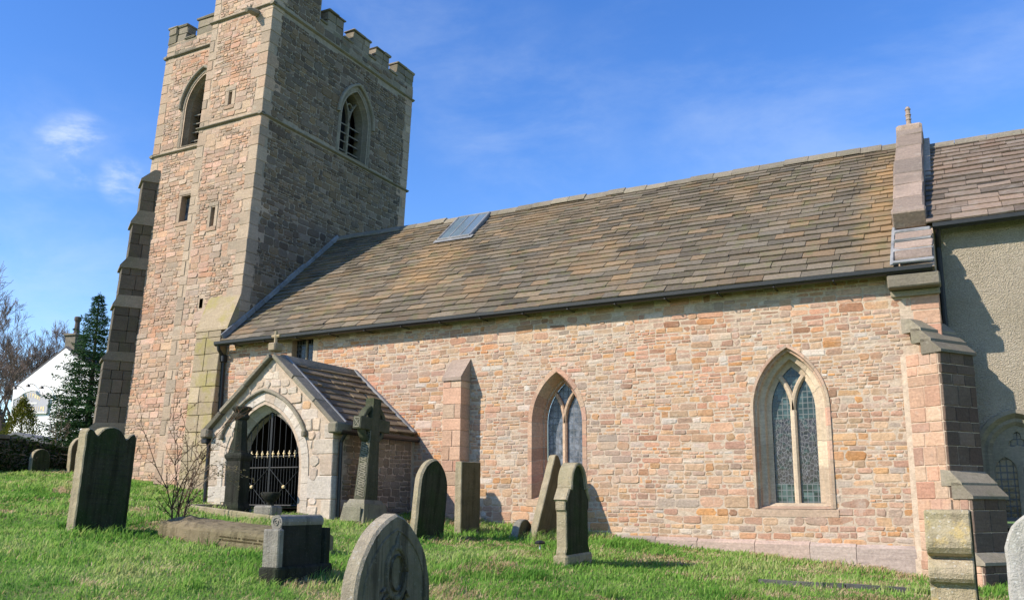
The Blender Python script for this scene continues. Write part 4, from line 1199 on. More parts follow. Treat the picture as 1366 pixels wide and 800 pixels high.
part(mb, 'downpipe', M['iron'], pr); mb = MB(); tube(mb, [(PX0 - .16, -2.5, 1.24), (PX0 - .16, -.02, 1.24)], .05, 8); tube(mb, [(PX0 - .16, -2.52, 1.2), (PX0 - .08, -2.50, 1.06), (PX0 - .08, -2.50, -.4)], .036, 8)
box(mb, (PX0 - .20, -2.60, 1.10), (PX0 - .05, -2.46, 1.22), 0, .015)
part(mb, 'downpipe', M['iron'], pr)
# iron gates
GYc = PY + .22
FG = Fr((0, GYc, 0), (1, 0, 0), (0, 0, 1), (0, -1, 0))
GC, GH, GB, GBAR = -12.02, .80, -.10, .86
mb = MB()
def iron_bar(p, q, r=.011): tube(mb, [FG(*p), FG(*q)], r, 5)
AG = Arch(GC, GB, GH, .58, 1.08)
arcp = [AG.arc(0, q / 14, -1) for q in range(15)] + [AG.arc(0, q / 14, 1) for q in range(13, -1, -1)]
tube(mb, [FG(u, v, 0) for u, v in arcp], .016, 6)
for u in (-GH, -.012, .012, GH):
    iron_bar((GC + u, GB, 0), (GC + u, (.58 if abs(u) > .5 else 1.66), 0), .016)
for z in (GB + .02, GBAR - .24, GBAR - .03): iron_bar((GC - GH, z, 0), (GC + GH, z, 0), .014)
for s in (-1, 1):
    a, b = (GC, GC + s * GH) 
    iron_bar((a, GB, .012), (b, GBAR - .24, .012), .010); iron_bar((b, GB, .012), (a, GBAR - .24, .012), .010)
nb = 11
tips = []
for k in range(1, 2 * nb):
    u = -GH + 2 * GH * k / (2 * nb)
    if abs(u) < .03: continue
    iron_bar((GC + u, GB, 0), (GC + u, GBAR - .05, 0), .007)
    if k % 2 == 0:
        top = AG.zs + math.sqrt(max(0, AG.R ** 2 - (abs(u) + AG.c) ** 2))
        iron_bar((GC + u, GBAR, 0), (GC + u, top + .02, 0), .007); tips.append((GC + u, top))
gate = part(mb, 'porch_gate', M['iron'])
mf = MB()
def finial_at(u, v, s=1.0):
    m = MB(); p = FG(u, v, 0)
    lathe(m, [(.012 * s, -.03), (.018 * s, 0), (.012 * s, .02 * s), (.024 * s, .055 * s), (.016 * s, .10 * s), (.003, .135 * s)], p, 6)
    tube(m, [p + Vector((-.038 * s, 0, .055 * s)), p + Vector((.038 * s, 0, .055 * s))], .013 * s, 5)
    part(m, 'spear_finial', M['gold'], gate)
for k in range(nb + 1):
    u = -GH + .05 + (2 * GH - .1) * k / nb
    finial_at(GC + u, GBAR - .02, .78)
for u, v in tips[::1]:
    if v > 1.0: finial_at(u, v + .01, .7)
for s in (-1, 1):
    m = MB(); lathe(m, [(.005, -.035), (.028, -.022), (.036, 0), (.028, .022), (.005, .035)], FG(GC + s * GH / 2, (GB + GBAR - .24) / 2, .03), 8); part(m, 'gilt_boss', M['gold'], gate)


# ================================================================== GRAVESTONES
def grave_mat(name, col, algae, amt, pale, pale_amt=.3, streak=.6, orange=None):
    t = NT(name); t.set_spec(.08); o = t.tc.outputs['Object']
    base = t.mix(1.0, col, t.rng(t.noise(5, 6, .65, o), .25, .75, .72, 1.25, False), 'MULTIPLY')
    base = t.mix(t.math('MULTIPLY', t.rng(t.noise(1.6, 6, .65, o), .35, .66), amt), base, algae)
    st = t.noise(1.0, 5, .65, t.map(o, (9, 13, .8)))
    base = t.mix(t.math('MULTIPLY', t.rng(st, .46, .66), streak), base, t.mix(1.0, base, .32, 'MULTIPLY'))
    base = t.mix(t.math('MULTIPLY', t.rng(t.noise(13, 6, .72, o), .58, .68), pale_amt), base, pale)
    if orange: base = t.mix(t.math('MULTIPLY', t.rng(t.noise(4, 6, .7, o), .56, .66), .6), base, orange)
    base = t.mix(t.math('MULTIPLY', t.rng(t.math('ADD', t.voronoi(17, 'F1', o), t.math('MULTIPLY', t.noise(38, 3, .6, o), .3)), .36, .30), pale_amt), base, pale)
    h = t.math('ADD', t.noise(55, 5, .65, o), t.math('MULTIPLY', t.noise(9, 4, .6, o), .9))
    h = t.math('ADD', h, t.math('MULTIPLY', t.noise(3.5, 4, .6, o), 1.2))
    return t.done(base, .92, h, .8, .025)
M['gs_face'] = grave_mat('shaded algae gravestone', (.055, .055, .034), (.022, .048, .010), .85, (.12, .125, .08), .25)  # real algae, plus the shade of the east fronts painted in
M['gs_edge'] = grave_mat('gravestone edge', (.36, .30, .20), (.20, .20, .09), .4, (.42, .40, .32), .3, .25)
M['gs_near'] = grave_mat('near gravestone face', (.19, .165, .12), (.09, .10, .05), .7, (.23, .225, .18), .4, .8)
M['gs_near_edge'] = grave_mat('near gravestone edge', (.33, .285, .21), (.19, .18, .11), .35, (.42, .41, .37), .5, .3)
M['gs_black'] = grave_mat('black gravestone', (.042, .041, .034), (.020, .030, .012), .6, (.13, .13, .11), .15)  # near black, darker than the grey stone on slab edges
M['gs_grey'] = grave_mat('grey gravestone', (.27, .25, .215), (.13, .135, .075), .5, (.40, .39, .34), .4, .45)
M['gs_pale'] = grave_mat('lichened pale gravestone', (.42, .40, .36), (.30, .30, .2), .35, (.56, .55, .50), .7, .3)
M['gs_tan'] = grave_mat('tan sandstone grave', (.23, .185, .115), (.13, .12, .06), .5, (.32, .28, .2), .3, .6)
M['gs_warm'] = grave_mat('warm brown gravestone', (.16, .12, .065), (.085, .075, .035), .5, (.22, .18, .12), .25, .35)
M['gs_scroll'] = grave_mat('scroll stone', (.42, .35, .24), (.26, .24, .10), .45, (.52, .50, .44), .5, .4, (.50, .37, .14))
M['cross_stone'] = grave_mat('cross stone', (.10, .10, .07), (.04, .055, .022), .6, (.18, .18, .14), .2, .35)
M['cross_edge'] = grave_mat('cross carved edge', (.26, .24, .185), (.16, .16, .09), .4, (.36, .34, .28), .3, .3)

FL_ = Fr((0, 0, 0), (0, 1, 0), (0, 0, 1), (1, 0, 0))
def slab(mb, poly, t, ch=.012, fm=0, em=1, n1=0.0, fr=FL_):
    rz = []
    for q_ in range(len(poly)):
        a_, b_ = Vector(poly[q_]), Vector(poly[(q_ + 1) % len(poly)]); st_ = max(1, int((b_ - a_).length / .06))
        for e_ in range(st_):
            p_ = a_.lerp(b_, e_ / st_); nn_ = noise.noise(Vector((p_.x * 9, p_.y * 9, len(poly) * 1.7))) * .006 + noise.noise(Vector((p_.x * 30, p_.y * 30, len(poly) * .7))) * .003
            rz.append((p_.x + nn_ * (1 if p_.x > 0 else -1), p_.y + (nn_ if p_.y > .3 else 0)))
    poly = rz
    k = len(poly); P2 = inset(poly, ch)
    vs = [fr(u, v, n1 - t + ch) for u, v in poly] + [fr(u, v, n1 - ch) for u, v in poly]
    mb.add(vs, [(i, (i + 1) % k, k + (i + 1) % k, k + i) for i in range(k)], em)
    for (na, nb) in ((n1 - ch, n1), (n1 - t + ch, n1 - t)):
        vs = [fr(u, v, na) for u, v in poly] + [fr(u, v, nb) for u, v in P2]
        mb.add(vs, [(i, (i + 1) % k, k + (i + 1) % k, k + i) for i in range(k)], em)
        mb.add([fr(u, v, nb) for u, v in P2], [tuple(range(k))], fm)
def sym(half):
    """mirror a right-hand half outline (bottom to top) into a closed outline"""
    L = [(-u, v) for u, v in half if u > 1e-6]
    return half + L[::-1]
def gothic_top(a, zs, rise, n=8):
    A_ = Arch(0, 0, a, zs, rise)
    return [A_.arc(0, q / n, 1) for q in range(n)] + [(0, zs + rise)]
def lean(n=0, w=0, yaw=0): return (R(-n), R(-w), R(yaw))
STONES = [(-8.8, -6.05), (-9.4, -6.2), (-8.2, -6.1), (-11.2, -3.2)]
def stone_root(name, label, x, y, ln=0, lw=0, yaw=0, cat='gravestone', dz=0, group='gravestones'):
    STONES.append((x, y))
    return thing(name, label, cat, (x, y, gz(x, y) + dz), lean(ln, lw, yaw), group)

# tall dark shouldered headstone on the left
g = stone_root('headstone', 'tall dark green headstone with a wavy shouldered top, leaning beside the bare shrub', -10.69, -6.85, 2.5, 0, 2)
half = [(.42, -.35), (.42, 1.26), (.415, 1.33), (.385, 1.375), (.335, 1.375), (.29, 1.345), (.262, 1.31), (.235, 1.295), (.20, 1.345), (.14, 1.40), (.07, 1.43), (0, 1.44)]
mb = MB(); slab(mb, sym(half), .165, .014); sl = mb.build('slab', [M['gs_face'], M['gs_edge']], g)
def carved_lines(o, u0, u1, v0, v1, rows, seed, fr=FL_, m='gs_black', n=.0015, h=.018):
    """worn lines of cut lettering, too weathered to read, added to the slab's own mesh"""
    rr = random.Random(seed); mb = MB(); me = o.data
    mb.v = [tuple(v.co) for v in me.vertices]; mb.f = [tuple(p.vertices) for p in me.polygons]; mb.m = [p.material_index for p in me.polygons]
    k = len(me.materials); me.materials.append(M[m])
    for r in range(rows):
        v = v1 - (v1 - v0) * (r + .5) / rows; u = u0 + rr.uniform(0, .2) * (u1 - u0); e = u1 - rr.uniform(0, .2) * (u1 - u0)
        while u < e:
            w = rr.uniform(.007, .014)
            if rr.random() < .84: box(mb, (u, v - h / 2, -.004), (u + w, v + h / 2 * rr.uniform(.6, 1), n), k, 0, fr)
            u += w + rr.uniform(.006, .012)
    mats = list(me.materials); me.clear_geometry()
    me.from_pydata(mb.v, [], mb.f); me.polygons.foreach_set('material_index', mb.m); me.update()
carved_lines(sl, -.32, .32, .35, 1.15, 12, 3)

# pointed headstone at the front
A_ = (-4.02, -9.33)
g = stone_root('headstone', 'pointed headstone with a carved oval medallion, closest to the foreground edge of the grass', A_[0], A_[1], 0, 0, 0)
zb = gz(*A_)
half = [(.485, -.35), (.485, -.72 - zb)] + gothic_top(.485, -.72 - zb, .63)[1:]
mb = MB(); slab(mb, sym(half), .15, .02); mb.build('slab', [M['gs_near'], M['gs_near_edge']], g)
mb = MB()
half2 = [(.40, -.3), (.40, -.74 - zb)] + gothic_top(.40, -.74 - zb, .53)[1:]
pth = sym(half2)
bar_path(mb, FL_, pth[1:-1], .018, -.004, .010); mb.build('border_moulding', M['gs_near'], g)
mb = MB()
vz = -.53 - zb
for rx, rz, w in ((.13, .19, .045), (.085, .13, .02)):
    el = [(rx * math.cos(2 * math.pi * k / 20), vz + rz * math.sin(2 * math.pi * k / 20)) for k in range(21)]
    bar_path(mb, FL_, el, w, -.01, .022, ch=.012)
for k in range(10):
    a_ = R(200 + 14 * k); rr_ = .17
    tube(mb, [FL_(.12 * math.cos(a_) * 1.2, vz - .04 + .20 * math.sin(a_), .004), FL_(.17 * math.cos(a_) * 1.25, vz - .04 + .26 * math.sin(a_), .012)], [.022, .008], 5)
tube(mb, [FL_(0, vz + .19, .0), FL_(0, vz + .25, .012), FL_(.03, vz + .30, .004)], [.03, .02, .008], 6)
mb.build('oval_medallion', M['gs_near'], g, smooth=True)

# leaning pointed headstone near the cross
g = stone_root('headstone', 'dark headstone with a rounded point, leaning over between celtic cross and plain slab', -7.66, -3.33, 9, 1, 0)
half = [(.405, -.3), (.405, .80)] + gothic_top(.405, .80, .47)[1:]
mb = MB(); slab(mb, sym(half), .13, .03); mb.build('slab', [M['gs_face'], M['gs_edge']], g)
mb = MB(); half2 = [(.34, .1), (.34, .80)] + gothic_top(.34, .80, .40)[1:]
bar_path(mb, FL_, sym(half2), .016, -.004, .008); mb.build('border_moulding', M['gs_face'], g)

# plain rectangular slab
g = stone_root('headstone', 'plain flat topped grey slab standing before the nave buttress', -7.75, -1.95, 0, 0, 0)
mb = MB(); slab(mb, [(-.32, -.3), (.32, -.3), (.32, 1.19), (.315, 1.21), (-.315, 1.20), (-.32, 1.19)], .13, .012); sl = mb.build('slab', [M['gs_warm'], M['gs_edge']], g)
carved_lines(sl, -.25, .25, .45, 1.05, 9, 5, m='gs_warm')

# strongly leaning wavy slab under the window
g = stone_root('headstone', 'brown wavy topped slab tipped far over beneath the left nave window', -6.66, -1.28, 37, 2, 4)
half_l = [(u * 1.28, v * 1.14) for u, v in [(-.30, 1.30), (-.26, 1.36), (-.20, 1.385), (-.13, 1.375), (-.06, 1.33), (-.01, 1.30), (.05, 1.315), (.12, 1.35), (.19, 1.345), (.25, 1.31), (.29, 1.26), (.30, 1.20)]]
mb = MB(); slab(mb, [(.384, -.4)] + half_l[::-1] + [(-.384, -.4)], .13, .012); sl = mb.build('slab', [M['gs_warm'], M['gs_edge']], g)
carved_lines(sl, -.24, .24, .3, 1.2, 13, 8, m='gs_warm')
g = stone_root('footstone', 'low half round stone resting at the foot of the tipped brown slab', -6.86, -1.62, 26, 0, 4)
mb = MB(); half = [(.34, -.25), (.34, .0)] + [(.34 * math.cos(R(a)), .30 * math.sin(R(a))) for a in range(12, 90, 12)] + [(0, .30)]
mb2 = MB(); slab(mb, sym(half), .13, .012); mb.build('slab', [M['gs_warm'], M['gs_grey']], g)

# gothic shouldered stone
g = stone_root('headstone', 'gothic headstone with gabled shoulders and hooded top, standing alone before the nave wall', -4.97, -3.76, -1, 0, 0)
half = [(.40, -.3), (.40, .17), (.365, .24), (.365, .70), (.395, .73), (.395, .86), (.315, .98), (.285, .985), (.265, 1.0), (.262, 1.06), (.245, 1.14), (.205, 1.23), (.13, 1.31), (.05, 1.35), (0, 1.355)]
mb = MB(); slab(mb, sym(half), .15, .014); mb.build('slab', [M['gs_face'], M['gs_edge']], g)
mb = MB()
hd = [(.245 * math.cos(R(a)), 1.04 + .30 * math.sin(R(a))) for a in range(0, 181, 12)]
bar_path(mb, FL_, hd, .045, -.17, .045)
for s in (-1, 1):
    bar_path(mb, FL_, [(s * .40, .85), (s * .29, 1.0)], .05, -.16, .03)
    box(mb, (s * .265 - .03, .99, -.165), (s * .265 + .03, 1.05, .05), 0, .01, FL_)
mb.build('hood_mould', M['gs_edge'], g)
mb = MB(); box(mb, (-.43, -.3, -.18), (.43, .14, .03), 0, .025, FL_); mb.build('base', [M['gs_edge']], g)

# square scroll-topped headstone
g = stone_root('headstone', 'low square black headstone with a rolled scroll top and side pilasters', -6.48, -7.56, 0, 0, 2)
mb = MB(); slab(mb, [(-.34, -.3), (.34, -.3), (.34, .60), (-.34, .60)], .13, .01, 0, 1, -.03); sl = mb.build('slab', [M['gs_black'], M['gs_grey']], g)
mb = MB(); tube(mb, [FL_(-.345, .60, -.095), FL_(.345, .60, -.095)], .075, 14, 0)
for s in (-1, 1):
    sp = [FL_(s * .349, .60 + .052 * (1 - k / 22) * math.sin(k * .6), -.095 + .052 * (1 - k / 22) * math.cos(k * .6)) for k in range(20)]
    tube(mb, sp, .006, 4)
mb.build('scroll_roll', [M['gs_grey']], g, smooth=False)
for s in (-1, 1):
    mb = MB(); lo, hi = sorted((s * .345, s * .43)); box(mb, (lo, -.3, -.19), (hi, .53, .02), 0, .012, FL_); mb.build('pilaster', M['gs_black'] if s > 0 else M['gs_grey'], g)
mb = MB(); box(mb, (-.46, -.3, -.21), (.46, .15, .045), 0, .02, FL_); mb.build('base', M['gs_black'], g)
carved_lines(sl, -.25, .25, .22, .5, 5, 9, Fr((-.03, 0, 0), (0, 1, 0), (0, 0, 1), (1, 0, 0)))

# kneeler scroll stone on the right
g = stone_root('scroll_headstone', 'thick yellow lichened scroll headstone beside the corner buttress, seen end on', -.16, -5.06, 0, 0, 0)
zb = gz(-.16, -5.06); o_ = -zb
prof = [(.47, -.3), (.47, -.76 + o_), (.49, -.73 + o_), (.54, -.705 + o_), (.575, -.665 + o_), (.585, -.62 + o_), (.575, -.57 + o_), (.54, -.53 + o_), (.49, -.505 + o_), (.44, -.495 + o_), (.44, -.478 + o_), (.50, -.47 + o_), (.565, -.44 + o_),
        (.605, -.39 + o_), (.615, -.33 + o_), (.60, -.26 + o_), (.57, -.20 + o_), (.55, -.13 + o_), (.555, -.08 + o_), (.545, -.045 + o_)]
mb = MB(); poly = prof + [(-u, v) for u, v in prof[::-1]]
slab(mb, poly, .39, .012, 1, 0); mb.build('slab', [M['gs_scroll'], M['gs_face']], g)

# rounded pale stone on the right edge
g = stone_root('headstone', 'pale lichened round topped headstone at the right edge of the view', .45, -6.62, 0, 2, -90)
zb = gz(.45, -6.62)
half = [(.36, -.3), (.36, -.40 - zb)] + [(.36 * math.cos(R(a)), -.40 - zb + .40 * math.sin(R(a))) for a in range(8, 90, 9)] + [(0, -zb)]
mb = MB(); slab(mb, sym(half), .13, .02, 0, 0); mb.build('slab', [M['gs_pale']], g)

# celtic cross
cx, cy = -9.91, -2.06
g = stone_root('celtic_cross', 'ringed celtic cross with knotwork on its narrow side, on a tapering base', cx, cy, 2.2, -1.6, 0, 'grave cross')
z0 = gz(cx, cy)
mb = MB()
def frustum(mb, x0, y0, x1, y1, za, zb_, m=0):
    mb.add([(-x0, -y0, za), (x0, -y0, za), (x0, y0, za), (-x0, y0, za), (-x1, -y1, zb_), (x1, -y1, zb_), (x1, y1, zb_), (-x1, y1, zb_)], [(0, 3, 2, 1), (4, 5, 6, 7), (0, 1, 5, 4), (1, 2, 6, 5), (2, 3, 7, 6), (3, 0, 4, 7)], m)
frustum(mb, .30, .40, .225, .32, -.3, .30); frustum(mb, .195, .29, .165, .25, .30, .37)
mb.build('base', M['cross_edge'], g)
top = 1.86 - z0; arm = 1.385 - z0
mb = MB()
frustum(mb, .125, .185, .095, .125, .37, arm - .12); frustum(mb, .095, .122, .09, .115, arm - .12, top)
box(mb, (-.092, -.44, arm - .115), (.092, -.10, arm + .115), 0, .01); box(mb, (-.092, .10, arm - .115), (.092, .44, arm + .115), 0, .01)
mb.build('shaft', M['cross_stone'], g)
mb = MB(); rp = [(.315 * math.cos(2 * math.pi * k / 32), arm + .315 * math.sin(2 * math.pi * k / 32)) for k in range(33)]
bar_path(mb, FL_, rp, .085, -.065, .065, ch=.012); mb.build('ring', M['cross_stone'], g)
mb = MB()     # plaited knotwork carved on the sunlit narrow side
zz = .42; rr = random.Random(4)
FK = lambda z: -(.185 + (.125 - .185) * (z - .37) / (arm - .12 - .37)) - .002
for blk in range(6):
    za = .42 + blk * (arm - .52) / 6; zb_ = za + (arm - .52) / 6 - .03
    for k in range(4):
        a0, a1 = za + (zb_ - za) * k / 4, za + (zb_ - za) * (k + 1) / 4
        for s in (-1, 1):
            if (blk + k) % 3 == 0 and s > 0: continue
            p = (-.07 * s, FK(a0), a0); q = (.07 * s, FK(a1), a1)
            tube(mb, [p, q], .010, 5)
    for s in (-1, 1): tube(mb, [(.088 * s, FK(za), za), (.086 * s, FK(zb_), zb_)], .009, 5)
    tube(mb, [(-.086, FK(zb_ + .015), zb_ + .012), (.086, FK(zb_ + .015), zb_ + .012)], .009, 5)
mb.build('knotwork', M['cross_edge'], g); mb = MB()
for s in (-1, 1):
    tube(mb, [(-.06, -.442, arm + .08 * s), (.06, -.442, arm + .08 * s)], .01, 5); tube(mb, [(.06 * s, -.442, arm - .08), (.06 * s, -.442, arm + .08)], .01, 5)
    tube(mb, [(-.05 * s, -.442, arm - .06), (.05 * s, -.442, arm + .06)], .01, 5)
mb.build('knotwork', M['cross_edge'], g)
mb = MB(); box(mb, (-.20, -.385, -.02), (.20, -.36, .24), 0, .01, jit=0); mb.build('base_panel', M['cross_edge'], g)

# dark pedestal monument before the porch
mx, my = -11.88, -3.22
g = stone_root('pedestal_monument', 'tall blackened pedestal monument with a moulded cap, standing left of the porch gate', mx, my, 0, 0, 8, 'monument')
mb = MB(); lathe(mb, [(.19, -.3), (.19, .10), (.175, .14), (.16, .16), (.148, .20), (.142, .92), (.155, .94), (.178, .98), (.182, 1.02), (.165, 1.05), (.14, 1.07)], (0, 0, 0), 4, 0, True)
mb.build('pedestal', M['gs_black'], g)
mb = MB(); lathe(mb, [(.15, 1.07), (.14, 1.12), (.105, 1.60), (.10, 1.66)], (0, 0, 0), 8); mb.build('shaft', M['gs_black'], g)
mb = MB(); lathe(mb, [(.10, 1.66), (.135, 1.69), (.145, 1.72), (.12, 1.76), (.12, 1.79), (.17, 1.85), (.18, 1.885), (.16, 1.905), (.09, 1.915)], (0, 0, 0), 12); mb.build('moulded_cap', M['gs_black'], g)

# coped body stone lying in the grass
g = thing('coped_tomb', 'long low coped tombstone lying in the grass behind the black scroll headstone', 'tomb', (-8.8, -6.05, gz(-8.8, -6.05)), (0, R(3.2), R(-2)), 'gravestones')
mb = MB(); rr = random.Random(3)
pr_ = [(-.42, -.35), (-.42, -.1), (-.42, .05), (-.415, .17), (-.395, .205), (-.33, .235), (-.20, .265), (-.06, .285), (.06, .285), (.20, .265), (.33, .235), (.395, .205), (.415, .17), (.42, .05), (.42, -.1), (.42, -.35)]
nx_ = 46; vs = []
for i in range(nx_ + 1):
    x = -1.25 + 2.4 * i / nx_
    wk = max(0.0, min(1.0, (-.35 - x) / .5))
    for u, v in pr_:
        if v > .18:
            lay = round((v + .05 * noise.noise(Vector((x * 3.1, u * 4, 2)))) / .055) * .055          # the weathered end has split into layers
            v2 = v * (1 - wk * .8) + lay * wk * .8 + wk * .06 * noise.noise(Vector((x * 7, u * 9, 5))) + .006 * noise.noise(Vector((x * 14, u * 14, 1)))
            u2 = u + wk * .03 * noise.noise(Vector((x * 5, u * 3 + v * 20, 8)))
        else: u2, v2 = u, v
        vs.append((x + (.03 * noise.noise(Vector((u * 6, v * 8, 3))) if i in (0, nx_) else 0), u2, v2))
np_ = len(pr_); fs = []
for i in range(nx_):
    for q in range(np_): fs.append((i * np_ + q, i * np_ + (q + 1) % np_, (i + 1) * np_ + (q + 1) % np_, (i + 1) * np_ + q))
fs.append(tuple(range(np_))[::-1]); fs.append(tuple(nx_ * np_ + q for q in range(np_)))
mb.add(vs, fs); body = mb.build('body_stone', M['gs_tan'], g)
sl_ = math.atan2(.21, .26)
FI = Fr((0, -.4215, .0), (1, 0, 0), (0, 0, 1), (0, -1, 0))
carved_lines(body, -.25, 1.0, .07, .15, 2, 6, FI, 'gs_warm', .004, .020)

# kerbed grave with its small block and bowl before the gate
kx, ky = -11.55, -3.35
g = thing('kerbed_grave', 'narrow grave edged by a low pale kerb, lying just before the porch gate', 'grave kerb', (kx, ky, gz(kx, ky)), (0, R(4.5), R(-3)), 'gravestones')
for lo, hi in (((-1.0, -.36, -.2), (1.0, -.26, .10)), ((-1.0, .28, -.2), (1.0, .38, .09)), ((-1.1, -.36, -.2), (-1.003, .38, .11)), ((1.003, -.36, -.2), (1.1, .38, .10))):
    mb = MB(); box(mb, lo, hi, 0, .012); mb.build('kerb', M['gs_edge'] if lo[1] < -.3 else M['gs_grey'], g)
g = thing('grave_block', 'small square stone block with a sunken top, between scroll headstone and gate', 'grave block', (-10.93, -3.42, gz(-10.93, -3.42)), (0, 0, R(6)), 'gravestones')
mb = MB(); box(mb, (-.19, -.16, -.2), (.19, .17, .24), 0, .03, None, .006, random.Random(3)); mb.build('block', M['gs_grey'], g)
g = thing('grave_urn', 'squat dark bowl urn on a short foot, in front of the iron gate', 'urn', (-11.18, -3.10, gz(-11.18, -3.10)), (0, 0, 0), 'gravestones')
mb = MB(); lathe(mb, [(.10, -.1), (.10, .18), (.06, .21), (.05, .24), (.10, .28), (.16, .35), (.18, .41), (.16, .43), (.13, .41), (.08, .37)], (0, 0, 0), 14); mb.build('bowl', M['gs_black'], g, smooth=True)

# two small stones under the boundary wall, and a flat slab
for nm, lb, x, y, w, h, mtl in (('headstone', 'small mossy rounded headstone half sunk in the ivy of the boundary wall', -21.7, -.42, .50, .62, 'gs_face'), ('headstone', 'red brown round headed stone against the boundary wall, beside the tall dark headstone', -21.2, .42, .72, .95, 'gs_warm')):
    g = stone_root(nm, lb, x, y, 0, 0, 0)
    a_ = w / 2; half = [(a_, -.3), (a_, h - a_)] + [(a_ * math.cos(R(q)), h - a_ + a_ * math.sin(R(q))) for q in range(15, 90, 15)] + [(0, h)]
    mb = MB(); slab(mb, sym(half), .14, .012); mb.build('slab', [M[mtl], M['gs_edge']], g)
g = thing('ledger_slab', 'low flat stone slab in the grass below the boundary wall', 'slab', (-20.6, .30, gz(-20.6, .30)), (0, 0, R(5)), 'gravestones')
mb = MB(); box(mb, (-.18, -.42, -.1), (.18, .55, .11), 0, .02, None, .008, random.Random(8)); mb.build('slab', M['gs_edge'], g)

# small plot marker and the stone edging in the grass
sx, sy = -5.95, -2.95
g = thing('plot_marker', 'tiny dark capped marker on a pale stem in the grass near the gothic headstone', 'grave marker', (sx, sy, gz(sx, sy)))
mb = MB(); tube(mb, [(0, 0, -.05), (0, 0, .10)], .012, 6); mb.build('stem', M['white_paint'], g)
mb = MB(); lathe(mb, [(.02, .095), (.075, .10), (.08, .125), (.05, .15), (.01, .155)], (0, 0, 0), 10); mb.build('cap', M['iron'], g)
M['edging'] = plain_mat('dark edging stone', (.12, .115, .105), .25, 9, .9, .4)
ed = [(-2.70, -3.22), (-2.2, -3.05), (-1.7, -2.83), (-1.2, -2.56), (-.75, -2.33)]
g = thing('stone_edging', 'thin dark strip of stone edging in the grass near the scroll headstone', 'edging', (-1.7, -2.83, gz(-1.7, -2.83)), world=True)
mb = MB()
for (xa, ya), (xb, yb) in zip(ed, ed[1:]):
    d = Vector((xb - xa, yb - ya, 0)).normalized(); p_ = Vector((-d.y, d.x, 0)) * .055
    za, zb_ = gz(xa, ya) + .055, gz(xb, yb) + .055
    a_, b_ = Vector((xa, ya, 0)) + d * .008, Vector((xb, yb, 0)) - d * .008
    mb.add([(a_ - p_) + Vector((0, 0, za - .2)), (b_ - p_) + Vector((0, 0, zb_ - .2)), (b_ + p_) + Vector((0, 0, zb_ - .2)), (a_ + p_) + Vector((0, 0, za - .2)), (a_ - p_) + Vector((0, 0, za)), (b_ - p_) + Vector((0, 0, zb_)), (b_ + p_) + Vector((0, 0, zb_)), (a_ + p_) + Vector((0, 0, za))], [(4, 5, 6, 7), (0, 1, 5, 4), (1, 2, 6, 5), (2, 3, 7, 6), (3, 0, 4, 7)])
mb.build('strip', M['edging'], g)

# ================================================================== BOUNDARY WALL AND WHAT STANDS BEYOND IT
M['bwall'] = stone_mat('boundary wall stone', [(0, (.14, .12, .09)), (.5, (.19, .165, .125)), (1, (.12, .105, .08))], (.07, .075, .04), .5, (.25, .25, .19), .2, (.07, .09, .03), .5)
M['bmortar'] = plain_mat('boundary wall core', (.09, .08, .06), .2)
bw0, bw1 = Vector((-22.6, -14.0, 0)), Vector((-22.1, 2.6, 0))
dv = (bw1 - bw0); BL = dv.length; dv.normalize()
BZ0 = .55
FBW = Fr((bw0.x, bw0.y, 0), dv, (0, 0, 1), (dv.y, -dv.x, 0))
def wall_top(u): 
    y = bw0.y + dv.y * u
    return 1.66 - .13 * max(0, y + 1.4)
bwall = thing('boundary_wall', 'shaded rubble churchyard boundary wall overgrown with ivy and bramble', 'wall', (bw0.x, bw0.y, .2), world=True)
mb = MB(); rng = random.Random(41)
N_ = 14
for i in range(N_):
    a, b = BL * i / N_, BL * (i + 1) / N_
    prism(mb, FBW, [(a, -1), (b, -1), (b, wall_top(b) - .12), (a, wall_top(a) - .12)], -.42, -.004, 1)
rubble(mb, FBW, 0, BL, -.3, 1.7, lambda c, d: [(0, BL)] if d < 1.05 else [(0, max(0.0, min(BL, 12.6 + (1.66 - .12 - d) / .13)))] if d < 1.54 else [], rng, (.25, .4), (.6, 1.2), (.09, .16), (1.2, 2.8), .008, (.005, .03), 0)
mb.build('rubble_face', [M['bwall'], M['bmortar']], bwall)
mb = MB(); u = 0
while u < BL - .1:
    w = rng.uniform(.35, .6); b = min(BL, u + w)
    box(mb, (u + .004, wall_top(u + w / 2) - .12, -.46), (b - .004, wall_top(u + w / 2) + rng.uniform(-.01, .015), .04), 0, .02, FBW, .01, rng); u = b
mb.build('coping', M['bwall'], bwall)

def leaf_mat(name, stops, trans=.25):
    t = NT(name)
    r = t.white(t.island(), 3.3)
    col = t.ramp(r, stops)
    d = t.n.new('ShaderNodeBsdfDiffuse'); tr = t.n.new('ShaderNodeBsdfTranslucent'); mx = t.n.new('ShaderNodeMixShader'); mx.inputs[0].default_value = trans
    t.l.new(col, d.inputs[0]); t.l.new(col, tr.inputs[0]); t.l.new(d.outputs[0], mx.inputs[1]); t.l.new(tr.outputs[0], mx.inputs[2]); t.l.new(mx.outputs[0], t.out.inputs[0])
    t.n.remove(t.b); return t.mat
M['ivy'] = leaf_mat('ivy leaf', [(0, (.012, .026, .008)), (.6, (.03, .055, .015)), (1, (.06, .075, .02))])
M['needle'] = leaf_mat('spruce needle', [(0, (.018, .050, .022)), (.5, (.035, .085, .035)), (1, (.07, .12, .045))], .2)
M['gold_leaf'] = leaf_mat('golden conifer leaf', [(0, (.05, .075, .012)), (.5, (.12, .13, .02)), (1, (.2, .18, .03))])
M['red_leaf'] = leaf_mat('bronze young leaf', [(0, (.10, .05, .03)), (.6, (.14, .075, .04)), (1, (.12, .12, .04))])
M['bark'] = plain_mat('grey bark', (.075, .066, .055), .3, 8, .95, .4)
M['bark_far'] = plain_mat('bare twig bark', (.13, .095, .075), .25, 5, .95, .2)
